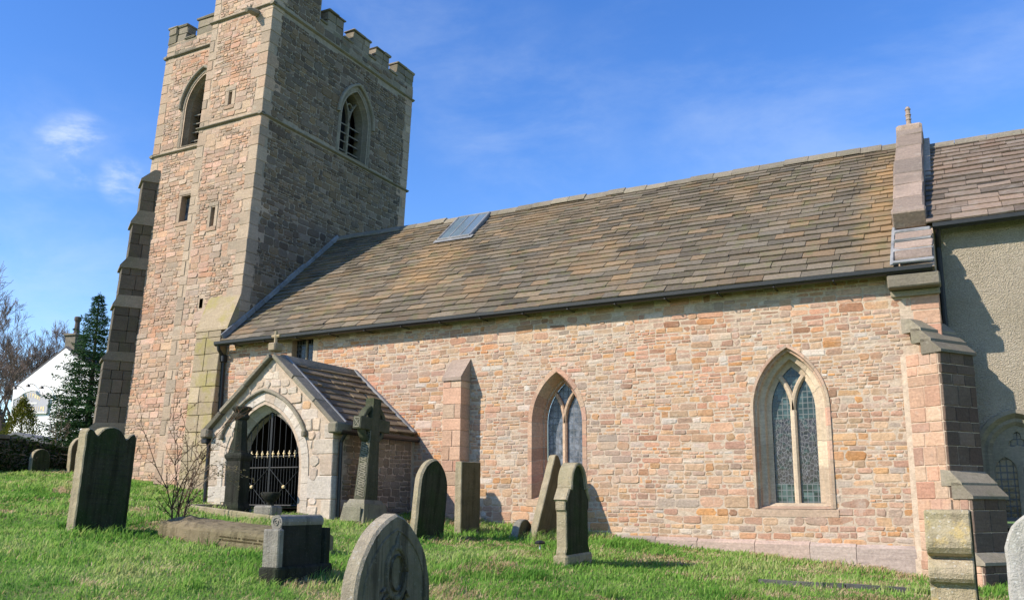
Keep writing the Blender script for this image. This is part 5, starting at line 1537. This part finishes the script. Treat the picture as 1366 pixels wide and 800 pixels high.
M['stem'] = plain_mat('thin brown stem', (.10, .062, .04), .3, 12, .9, .2)
M['stem_dead'] = plain_mat('dead bramble stem', (.20, .155, .11), .3, 12, .9, .2)

def leaf(mb, p, size, rr, d=None, m=0, wide=.5):
    d = d or Vector((rr.gauss(0, 1), rr.gauss(0, 1), rr.gauss(0, .7)))
    if d.length < 1e-4: d = Vector((0, 0, 1))
    d.normalize(); s = d.cross(Vector((rr.gauss(0, 1), rr.gauss(0, 1), rr.gauss(0, 1))))
    if s.length < 1e-4: s = d.orthogonal()
    s.normalize(); p = Vector(p)
    mb.add([p, p + d * size * .5 + s * size * wide * .5, p + d * size, p + d * size * .5 - s * size * wide * .5], [(0, 1, 2, 3)], m)

# ivy and bramble on the wall
ivy = thing('wall_ivy', 'dark ivy and bramble tangle hanging over the boundary wall', 'climbing plant', (-22.0, -1.5, .6), world=True)
mb = MB(); rr = random.Random(61)
for k in range(15000):
    y = rr.uniform(-13.5, 2.2); u = y - bw0.y
    dens = .5 + .5 * noise.noise(Vector((y * .9, 3, 0)))
    h = .45 + .95 * (.5 + .5 * noise.noise(Vector((y * 1.3, 7, 0))))
    z = gz(-22, y) + rr.random() ** 1.4 * h
    if rr.random() > .55 + dens * .6: continue
    off = .05 + rr.random() * .38 * (1 - (z - gz(-22, y)) / 1.3)
    leaf(mb, FBW(u, z, off), rr.uniform(.04, .09), rr, None, 0, .8)
mb.build('foliage', M['ivy'], ivy)
for k in range(90):
    mb = MB(); y = rr.uniform(-8, 2.0); u = y - bw0.y; z = gz(-22, y)
    a = rr.uniform(-.6, .6); L = rr.uniform(.5, 1.1)
    pts = [FBW(u + a * t * L, z + L * (1.15 * t - .75 * t * t), .12 + .5 * t * rr.uniform(.4, 1.0)) for t in (0, .25, .5, .75, 1)]
    tube(mb, pts, [.006, .006, .005, .004, .002], 4, cap=False); mb.build('bramble_stem', M['stem_dead'], ivy)

# white house beyond the wall
hn = Vector((.2, -.98, 0)).normalized(); hu = Vector((.98, .2, 0)).normalized()
HA = Vector((-34.58, 8.82, 0))
FH = Fr(HA, hu, (0, 0, 1), hn)
M['white'] = plain_mat('white painted render', (.80, .79, .78), .05, 3, .9, .15)
M['house_slate'] = plain_mat('house roof slates', (.10, .10, .11), .2, 6, .8, .4)
M['chim'] = plain_mat('chimney stone', (.16, .14, .11), .3, 7, .9, .4)
M['pot'] = plain_mat('chimney pot', (.09, .075, .065), .2, 7, .9, .2)
house = thing('white_house', 'white rendered gable ended house with a stone chimney, beyond the boundary wall', 'house', (HA.x, HA.y, 1.4), world=True)
hl, hr, he, ha = -2.60, 2.95, 4.72, 6.42
mb = MB()
gpoly = [(hl, .5), (hr, .5), (hr, he - .2), (0, ha), (hl, he)]
prism(mb, FH, gpoly, -9, 0)
mb.build('wall', M['white'], house)
hroof = None
for (p, q) in (((hl - .12, he - .02), (0, ha + .06)), ((0, ha + .06), (hr + .1, he - .2))):
    d = Vector((q[0] - p[0], q[1] - p[1])); n_ = Vector((-d.y, d.x)).normalized() * .045
    mb = MB(); prism(mb, FH, [p, q, (q[0] + n_.x, q[1] + n_.y), (p[0] + n_.x, p[1] + n_.y)], -9.1, -.02); hroof = mb.build('roof_slope', M['house_slate'], house)
mb = MB(); box(mb, (-.20, ha - .5, -.75), (.36, ha + .55, -.10), 0, .02, FH); box(mb, (-.26, ha + .55, -.82), (.42, ha + .66, -.03), 0, .03, FH)
chm = mb.build('chimney', M['chim'], house)
mb = MB()
for v_ in (-.32,):
    p = FH(0.08, ha + .64, v_ - .1); lathe(mb, [(.15, 0), (.13, .1), (.10, .55), (.12, .62), (.15, .66), (.15, .78), (.11, .82)], p, 10)
mb.build('chimney_pot', M['pot'], chm)
# painted signboard with its lamps
M['sign'] = plain_mat('signboard paint', (.40, .40, .43), .08, 5, .7, .05)
M['sign_rim'] = plain_mat('signboard rim', (.60, .58, .55), .08, 5, .7, .05)
sb = [(-2.42, 3.66), (-.60, 3.66), (-.56, 4.30), (-.76, 4.34), (-1.0, 4.50), (-1.25, 4.62), (-1.5, 4.66), (-1.78, 4.60), (-2.05, 4.46), (-2.3, 4.33), (-2.45, 4.30)]
sb = [(u + .0, v - .04) for u, v in sb]
mb = MB(); prism(mb, FH, sb, .03, .08, 0, .01); board = mb.build('signboard', M['sign'], house)
mb = MB(); bar_path(mb, FH, sb + [sb[0]], .05, .06, .10); mb.build('rim', M['sign_rim'], board)
mb = MB(); rr = random.Random(5)
def marks(y0, h, ua, ub, n, arc=0.0):
    for k in range(n):
        mb = MB(); t = (k + .5) / n; u = ua + (ub - ua) * t; v = y0 + arc * (1 - (2 * t - 1) ** 2)
        w = (ub - ua) / n * .62
        box(mb, (u - w / 2, v, .08), (u - w / 2 + w * .3, v + h, .088), 0, 0, FH)
        if rr.random() < .7: box(mb, (u - w / 2 + w * .3, v + h * rr.choice((0, .4, .75)), .08), (u + w / 2, v + h * rr.choice((.8, .95)), .087), 0, 0, FH)
        mb.build('gilt_letter', M['gold'], board)
marks(4.12, .20, -2.1, -.95, 9, .20); marks(3.72, .20, -2.30, -.72, 13)
mb = MB(); box(mb, (-1.9, 4.02, .08), (-1.15, 4.10, .088), 0, 0, FH); mb.build('painted_band', M['sign_rim'], board); mb = MB(); box(mb, (-2.3, 3.645, .08), (-.7, 3.69, .09), 0, 0, FH); mb.build('painted_band', M['sign_rim'], board)
for u, v in ((-2.15, 4.72), (-1.45, 4.80), (-.72, 4.70)):
    mb = MB(); tube(mb, [FH(u, v + .06, 0), FH(u, v + .10, .2), FH(u, v, .34)], .015, 5); lathe(mb, [(.02, .06), (.06, .04), (.10, -.05), (.09, -.06)], FH(u, v, .36), 8)
    mb.build('sign_lamp', M['iron'], house)
# grey shed
M['shed'] = plain_mat('grey shed boards', (.16, .165, .17), .15, 4, .85, .2)
M['shed_roof'] = plain_mat('grey felt roof', (.20, .20, .205), .2, 6, .9, .2)
sh_c = Vector((-29.5, 4.55, 1.15))
shed = thing('garden_shed', 'grey boarded shed with a shallow gabled roof at the left edge beyond the wall', 'shed', sh_c, (0, 0, R(28)))
mb = MB(); prism(mb, Fr((0, -1.2, 0), (1, 0, 0), (0, 0, 1), (0, -1, 0)), [(-1.25, -.3), (1.25, -.3), (1.25, .62), (0, 1.02), (-1.25, .62)], -2.6, 0); mb.build('wall', M['shed'], shed)
mb = MB()
for s in (-1, 1):
    pl_ = [(s * 1.42, .56), (0, 1.02), (0, 1.09), (s * 1.42, .63)]
    if s > 0: pl_ = pl_[::-1]
    prism(mb, Fr((0, -1.3, 0), (1, 0, 0), (0, 0, 1), (0, -1, 0)), pl_, -2.8, .06)
mb.build('roof', M['shed_roof'], shed)

# spruce in front of the house
def spruce(name, label, x, y, H, rad, seed):
    z = gz(x, y); g = thing(name, label, 'tree', (x, y, z)); rr = random.Random(seed)
    mb = MB(); tube(mb, [(0, 0, -.2), (0.03, 0, H * .5), (0, 0, H)], [.13, .08, .012], 7); mb.build('trunk', M['bark'], g)
    mb = MB(); zz = .35
    while zz < H - .05:
        f = 1 - zz / H; n = max(4, int(7 + 5 * f)); r0 = rad * (f ** .82) * rr.uniform(.80, 1.12) + .06
        a0 = rr.uniform(0, 6.28)
        for k in range(n):
            a = a0 + 6.283 * k / n + rr.uniform(-.25, .25); L = r0 * rr.uniform(.62, 1.15)
            dirv = Vector((math.cos(a), math.sin(a), 0)); side = Vector((-math.sin(a), math.cos(a), 0))
            droop = rr.uniform(-.30, .05) * (.4 + f)
            def bp(t): return Vector((0, 0, zz)) + dirv * L * t + Vector((0, 0, droop * L * t * (1.5 - t) + .16 * L * t * t))
            tube(mb, [bp(0), bp(.5), bp(1)], [.014, .009, .004], 3, 1, False)
            m_ = max(4, int(L * 15))
            for q in range(m_):
                t = .12 + .88 * (q + rr.random() * .6) / m_; p = bp(t); w = L * .42 * (1.08 - t) + .05
                for s in (-1, 1):
                    tip = p + side * s * w * rr.uniform(.6, 1.1) + dirv * w * .55 + Vector((0, 0, rr.uniform(-.10, .03)))
                    d = tip - p; ll = d.length
                    for e in range(max(3, int(ll * 16))):
                        pp = p + d * (e + rr.random()) / max(3, int(ll * 16))
                        leaf(mb, pp, rr.uniform(.07, .13), rr, d.normalized() + Vector((rr.gauss(0, .55), rr.gauss(0, .55), rr.gauss(.1, .4))), 0, .34)
        zz += rr.uniform(.15, .24) * (.65 + .6 * f)
    for k in range(16): leaf(mb, (0, 0, H - .25 + .02 * k), .09, rr, Vector((rr.gauss(0, .6), rr.gauss(0, .6), .7)), 0, .3)
    mb.build('crown', [M['needle'], M['bark']], g); return g
spruce('spruce_tree', 'dark green spruce tree in front of the white house', -27.3, 4.88, 6.05, 1.9, 4)
# golden conifer
gx_, gy_ = -31.6, 5.3
g = thing('golden_conifer', 'small golden green conifer bush beneath the signboard', 'shrub', (gx_, gy_, gz(gx_, gy_)))
mb = MB(); tube(mb, [(0, 0, -.2), (0, 0, 1.8)], [.06, .02], 6); mb.build('trunk', M['bark'], g)
mb = MB(); rr = random.Random(8)
for k in range(620):
    zz = rr.random() ** 1.2; r_ = .95 * (1 - zz) ** .7 * (.55 + .45 * rr.random()); a = rr.uniform(0, 6.28); c = Vector((r_ * math.cos(a), r_ * math.sin(a), .1 + 2.15 * zz))
    for q in range(16): leaf(mb, c + Vector((rr.gauss(0, .07), rr.gauss(0, .07), rr.gauss(0, .09))), rr.uniform(.05, .10), rr, Vector((math.cos(a), math.sin(a), 1.0)) + Vector((rr.gauss(0, .5), rr.gauss(0, .5), rr.gauss(0, .4))), 0, .4)
mb.build('crown', M['gold_leaf'], g)

# bare trees
def bare_tree(name, label, x, y, H, seed, r0=.2, spread=.55, levels=6, ivy_h=0.0, tw=.009, group='bare trees behind the house', lean_=(0, 0), first=.24):
    z = gz(x, y); g = thing(name, label, 'tree', (x, y, z), (0, 0, 0), group); rr = random.Random(seed)
    mt, mc, mi = MB(), MB(), MB()
    def grow(p, d, L, r, lv):
        pts = [p]; n = 4 if lv < 3 else 3
        dd = d.copy()
        for k in range(n):
            dd = (dd + Vector((rr.gauss(0, .13), rr.gauss(0, .13), rr.gauss(.05, .08)))).normalized()
            pts.append(pts[-1] + dd * L / n)
        r1 = max(tw * .6, r * .66)
        tube(mt if lv < 2 else mc, pts, [r + (r1 - r) * k / n for k in range(n + 1)], 7 if lv == 0 else 5 if lv < 3 else 3, cap=False)
        if ivy_h and lv < 2:
            for k in range(int(70 * L)):
                t = rr.random() * n; i = min(int(t), n - 1); q = pts[i].lerp(pts[i + 1], t - i)
                if q.z < ivy_h: leaf(mi, q + Vector((rr.gauss(0, .16), rr.gauss(0, .16), 0)), rr.uniform(.10, .2), rr, None, 0, .8)
        if lv >= levels: return
        nb = rr.choice((2, 3, 3)) if lv < levels - 1 else rr.choice((3, 4))
        for k in range(nb):
            t = 1.0 if k == 0 else rr.uniform(.35, .95)
            i = min(int(t * n), n - 1); q = pts[i].lerp(pts[i + 1], t * n - i)
            ax = dd.cross(Vector((rr.gauss(0, 1), rr.gauss(0, 1), rr.gauss(0, 1))))
            if ax.length < 1e-4: continue
            nd = (Matrix.Rotation(rr.uniform(.25, .5 + spread) * (.5 if k == 0 else 1), 3, ax.normalized()) @ dd)
            nd = (nd + Vector((0, 0, .12))).normalized()
            grow(q, nd, L * rr.uniform(.62, .86), max(tw, r1 * (.86 if k == 0 else rr.uniform(.5, .7))), lv + 1)
    grow(Vector((0, 0, -.2)), Vector((lean_[0], lean_[1], 1)).normalized(), H * first, r0, 0)
    mt.build('trunk', M['bark_far'], g); mc.build('crown', M['bark_far'], g)
    if ivy_h: mi.build('ivy', M['ivy'], g)
    return g
bare_tree('bare_tree', 'tall bare tree at the left edge, behind the lower end of the white gable', -47.8, 14.1, 10.2, 2, .27, .34, 8, 0, .009)
bare_tree('bare_tree', 'ivy clad bare tree rising behind the signboard of the white house', -52.4, 18.2, 10.2, 5, .30, .32, 8, 6.6, .010)
bare_tree('bare_tree', 'spreading bare tree with ivy behind the middle of the white gable slope', -45.2, 14.9, 8.6, 9, .24, .36, 8, 5.2, .008)
bare_tree('bare_tree', 'bare tree just left of the chimney of the white house', -54.7, 22.0, 10.5, 12, .28, .34, 8, 6.0, .010)
bare_tree('bare_tree', 'bare tree showing between the chimney and the spruce tree', -49.0, 19.6, 8.6, 31, .24, .34, 8, 0, .009)
bare_tree('bare_tree', 'low bushy bare tree beyond the shed at the left edge', -40.7, 10.2, 6.4, 15, .18, .5, 8, 0, .008)
bare_tree('bare_tree', 'large bare tree reaching in with fine twigs at the left edge of the sky', -25.6, -1.6, 9.6, 21, .24, .5, 7, 0, .007, 'bare trees by the boundary wall')
# small bare branches beside the house
bare_tree('bare_sapling', 'small crooked bare sapling against the white house wall', -26.6, 3.35, 2.3, 33, .045, .8, 4, 0, .007, None, (.5, .3), .3)
# picket fence below the house
g = thing('picket_fence', 'pale low picket fence below the spruce tree', 'fence', (-26.0, 3.9, gz(-26, 3.9)), (0, 0, R(62)))
M['fence'] = plain_mat('weathered fence wood', (.34, .30, .25), .2, 9, .9, .2)
for k in range(14):
    mb = MB(); box(mb, (-1.6 + k * .24, -.012, -.1), (-1.6 + k * .24 + .08, .012, .72 + .02 * (k % 3)), 0, .004); mb.build('picket', M['fence'], g)
for z_ in (.2, .55):
    mb = MB(); box(mb, (-1.65, .013, z_), (1.75, .05, z_ + .06), 0, .004); mb.build('rail', M['fence'], g)

# ================================================================== SHRUBS IN THE CHURCHYARD
def shrub(name, label, x, y, H, n, seed, leafm, spread, nleaf=5):
    z = gz(x, y); g = thing(name, label, 'shrub', (x, y, z)); rr = random.Random(seed)
    ms, ml = MB(), MB()
    def twig(p, d, L, r, lv):
        pts = [p]; dd = d.copy(); k_ = 5
        for k in range(k_):
            dd = (dd + Vector((rr.gauss(0, .13), rr.gauss(0, .13), rr.gauss(.02, .10)))).normalized(); pts.append(pts[-1] + dd * L / k_)
        tube(ms, pts, [r * (1 - .75 * k / k_) for k in range(k_ + 1)], 5 if lv == 0 else 3, cap=False)
        if lv >= 1:
            for k in range(nleaf):
                q = pts[rr.randint(1, k_)]
                for e in range(2): leaf(ml, q, rr.uniform(.010, .022), rr, None, 0, .6)
        if lv < 2:
            for k in range(rr.randint(8, 12) if lv == 0 else rr.randint(2, 4)):
                i = rr.randint(1, k_); ax = Vector((rr.gauss(0, 1), rr.gauss(0, 1), rr.gauss(0, .4))).normalized()
                twig(pts[i], (dd + ax * rr.uniform(.5, 1.0)).normalized(), L * rr.uniform(.16, .36), r * .5, lv + 1)
    for k in range(n):
        a = rr.uniform(0, 6.28); s = rr.uniform(.05, spread)
        twig(Vector((math.cos(a) * .06, math.sin(a) * .06, -.05)), Vector((math.cos(a) * s, math.sin(a) * s, 1)).normalized(), H * rr.uniform(.6, 1.05), .011, 0)
    ms.build('stem', M['stem'], g); ml.build('foliage', leafm, g); return g
shrub('bare_shrub', 'thin bare shrub with tiny bronze leaf buds, beside the tall dark headstone', -10.4, -5.8, 1.8, 8, 5, M['red_leaf'], .20)
# bramble arching towards the monument
g = thing('bramble', 'bramble shoots with a few pale leaves trailing before the blackened monument', 'bramble', (-11.6, -4.1, gz(-11.6, -4.1)), world=True)
mb, ml = MB(), MB(); rr = random.Random(19)
for k in range(7):
    b0 = Vector((-12.1 + rr.uniform(-.25, .25), -4.4 + rr.uniform(-.15, .15), gz(-12.1, -4.4) - .05)); e = Vector((-11.35 + rr.uniform(-.5, .25), -3.7 + rr.uniform(-.2, .25), gz(-11.4, -3.7) + rr.uniform(.25, .62)))
    pts = []
    for t in np.linspace(0, 1, 9):
        p = b0.lerp(e, t); p.z += .55 * math.sin(math.pi * min(1, t * .85)) * rr.uniform(.85, 1.0); pts.append(p)
    tube(mb, pts, [.006 - .0005 * q for q in range(9)], 4, cap=False)
    for p in pts[4:]:
        for q in range(5): leaf(ml, p + Vector((rr.gauss(0, .03), rr.gauss(0, .03), rr.gauss(0, .03))), rr.uniform(.025, .05), rr, None, 0, .6)
mb.build('stem', M['stem_dead'], g)
M['bramble_leaf'] = leaf_mat('bramble leaf', [(0, (.10, .09, .04)), (.5, (.17, .14, .07)), (1, (.22, .19, .12))])
ml.build('foliage', M['bramble_leaf'], g)

# ================================================================== GRASS
def vnoise(x, y, f, seed):
    rs = np.random.RandomState(seed); T = rs.rand(256, 256)
    x = x * f + 1000; y = y * f + 1000
    xi = np.floor(x).astype(int); yi = np.floor(y).astype(int); fx = x - xi; fy = y - yi
    fx = fx * fx * (3 - 2 * fx); fy = fy * fy * (3 - 2 * fy)
    g = lambda a, b: T[a % 256, b % 256]
    return (g(xi, yi) * (1 - fx) + g(xi + 1, yi) * fx) * (1 - fy) + (g(xi, yi + 1) * (1 - fx) + g(xi + 1, yi + 1) * fx) * fy
rs = np.random.RandomState(3)
NB = 330000
# more blades near the photographer
Nt = 1700000
X = rs.uniform(-24, 7, Nt); Y = rs.uniform(-16, 1.2, Nt)
D = np.hypot(X, Y + 15)
keep = rs.rand(Nt) < np.clip((7.5 / np.maximum(D, 5.5)) ** 1.35, 0, 1) * .56
keep &= ~((X > XW - .9) & (X < .3) & (Y > -.06)); keep &= ~((X > -20.0) & (X < XW) & (Y > .25)); keep &= ~((X > PX0 - .02) & (X < PX1 + .02) & (Y > PY + .0))
keep &= ~((X > -.3) & (Y > CY - .03)); keep &= ~((X < -22.0) & (Y > -15))
keep &= ~((np.abs(X - GC) < .8) & (Y > PY - .35))
X, Y, D = X[keep], Y[keep], D[keep]
# keep to a wedge wide enough for a step to either side of the photograph
ang = np.degrees(np.arctan2(-X, Y + 15)); kk = (ang > -32) & (ang < 74) & (D > 4.2)
X, Y, D = X[kk], Y[kk], D[kk]; n = len(X)
Z = np.array([gz(a, b) for a, b in zip(X, Y)])
tus = vnoise(X, Y, 1.5, 1) * .5 + vnoise(X, Y, 4.2, 2) * .5
tus2 = vnoise(X, Y, .5, 9)
clump = np.clip((tus - .47) * 3.6, 0, 1)
wallside = np.clip(1 - np.abs(Y + .25) / .55, 0, 1) * (X > XW)
near = np.zeros(n)
for ox, oy in STONES:
    near = np.maximum(near, np.clip(1 - (np.hypot(X - ox, Y - oy) - .30) / .35, 0, 1))
Hh = (.022 + .030 * rs.rand(n) + .085 * clump ** 1.4 + .05 * wallside + .055 * near * rs.rand(n)) * (.7 + .6 * rs.rand(n)) * (.8 + .45 * tus2)
dryp = vnoise(X, Y, .9, 5) * .55 + vnoise(X, Y, 2.7, 6) * .45
east = np.clip((X + 9) / 7, 0, 1)
dry = (rs.rand(n) < np.clip((dryp - .585 + .07 * east) * 7, 0.04, .9)).astype(np.float32)
Hh *= .82
Hh *= np.where(dry > 0, .78, 1.0)
# long tussocks and little heaps of dead grass
ex = []
rc = np.random.RandomState(12)
for k in range(620):
    for _ in range(20):
        cx_, cy_ = rc.uniform(-22, 1.5), rc.uniform(-11.5, -.15)
        if -13.6 < cx_ < -10.1 and cy_ > -2.9: continue
        break
    heap = rc.rand() < (.16 if cx_ < -8 else .34); m_ = rc.randint(26, 90) * (2 if heap else 1)
    rad = rc.uniform(.05, .17) * (1.3 if heap else 1); q_ = rc.normal(0, rad, (m_, 2)); hh = rc.uniform(.05, .15) if not heap else rc.uniform(.03, .07)
    ex.append(np.stack([cx_ + q_[:, 0] * (1.8 if heap else 1), cy_ + q_[:, 1], hh * rc.uniform(.5, 1.25, m_), np.full(m_, 1.0 if heap else 0.0) * (rc.rand(m_) < .8), np.full(m_, rc.uniform(-.25, .3))], 1))
ex = np.concatenate(ex, 0)
Xe, Ye = ex[:, 0], ex[:, 1]
ok_ = ~((Xe > XW - .9) & (Ye > -.08)) & ~((Xe > PX0 - .05) & (Xe < PX1 + .05) & (Ye > PY - .02)) & (Xe > -21.8)
ex = ex[ok_]; n0_ = n
X = np.concatenate([X, ex[:, 0]]); Y = np.concatenate([Y, ex[:, 1]]); n = len(X); D = np.hypot(X, Y + 15)
Z = np.concatenate([Z, [gz(a, b) for a, b in ex[:, :2]]]); Hh = np.concatenate([Hh, ex[:, 2]]); dry = np.concatenate([dry, ex[:, 3].astype(np.float32)])
tsh = np.concatenate([np.zeros(n0_), ex[:, 4]])
wid = .0042 * np.clip(D / 8.0, .8, 2.6) * (.7 + .6 * rs.rand(n))
az = rs.uniform(0, 2 * np.pi, n); bend = (.25 + .85 * rs.rand(n)) * Hh * np.where(dry > 0, 1.6, 1.0)
wind = np.array([.35, .15])
bx_, by_ = np.cos(az) * bend + wind[0] * bend, np.sin(az) * bend + wind[1] * bend
sa = az + np.pi / 2 + rs.uniform(-.6, .6, n); sxv, syv = np.cos(sa) * wid, np.sin(sa) * wid
V = np.zeros((n, 5, 3), np.float32)
V[:, 0] = np.stack([X - sxv, Y - syv, Z - .012], 1); V[:, 1] = np.stack([X + sxv, Y + syv, Z - .012], 1)
V[:, 2] = np.stack([X + bx_ * .35 - sxv * .8, Y + by_ * .35 - syv * .8, Z + Hh * .6], 1); V[:, 3] = np.stack([X + bx_ * .35 + sxv * .8, Y + by_ * .35 + syv * .8, Z + Hh * .6], 1)
V[:, 4] = np.stack([X + bx_, Y + by_, Z + Hh], 1)
me = bpy.data.meshes.new('grass')
me.vertices.add(n * 5); me.vertices.foreach_set('co', V.reshape(-1))
base = (np.arange(n) * 5)[:, None]
loops = np.concatenate([base + np.array([[0, 1, 3, 2]]), base + np.array([[2, 3, 4]])], 1).reshape(-1).astype(np.int32)
me.loops.add(len(loops)); me.loops.foreach_set('vertex_index', loops)
st = np.stack([np.arange(n) * 7, np.arange(n) * 7 + 4], 1).reshape(-1).astype(np.int32)
me.polygons.add(n * 2); me.polygons.foreach_set('loop_start', st); me.polygons.foreach_set('loop_total', np.tile(np.array([4, 3], np.int32), n))
me.update(calc_edges=True)
tint = np.clip(.5 + (vnoise(X, Y, .8, 7) - .5) * .8 + (vnoise(X, Y, 2.6, 17) - .5) * .6 + rs.normal(0, .22, n) + tsh, 0, 1)
for nm_, arr in (('dry', dry), ('tint', tint)):
    at = me.attributes.new(nm_, 'FLOAT', 'POINT'); at.data.foreach_set('value', np.repeat(arr, 5).astype(np.float32))
t = NT('grass blade')
gcol = t.ramp(t.attr('tint'), [(0, (.10, .25, .040)), (.35, (.20, .41, .068)), (.7, (.33, .51, .115)), (1, (.50, .55, .22))])
gcol = t.mix(t.attr('dry'), gcol, t.ramp(t.attr('tint'), [(0, (.44, .33, .17)), (1, (.74, .60, .37))]))
d_ = t.n.new('ShaderNodeBsdfDiffuse'); tr_ = t.n.new('ShaderNodeBsdfTranslucent'); mx_ = t.n.new('ShaderNodeMixShader'); mx_.inputs[0].default_value = .48
nv = t.n.new('ShaderNodeVectorMath'); nv.operation = 'MULTIPLY_ADD'; nv.inputs[1].default_value = (.45, .45, .45); nv.inputs[2].default_value = (0, 0, .75); t.l.new(t.geo.outputs['Normal'], nv.inputs[0])
nn = t.n.new('ShaderNodeVectorMath'); nn.operation = 'NORMALIZE'; t.l.new(nv.outputs[0], nn.inputs[0]); t.l.new(nn.outputs[0], d_.inputs['Normal'])
t.l.new(gcol, d_.inputs[0]); t.l.new(gcol, tr_.inputs[0]); t.l.new(d_.outputs[0], mx_.inputs[1]); t.l.new(tr_.outputs[0], mx_.inputs[2]); t.l.new(mx_.outputs[0], t.out.inputs[0]); t.n.remove(t.b)
me.materials.append(t.mat)
grass = bpy.data.objects.new('grass', me); COL.objects.link(grass)
tag(grass, 'short tussocky churchyard grass with straw coloured patches', None, None, 'stuff')
print('blades', n)
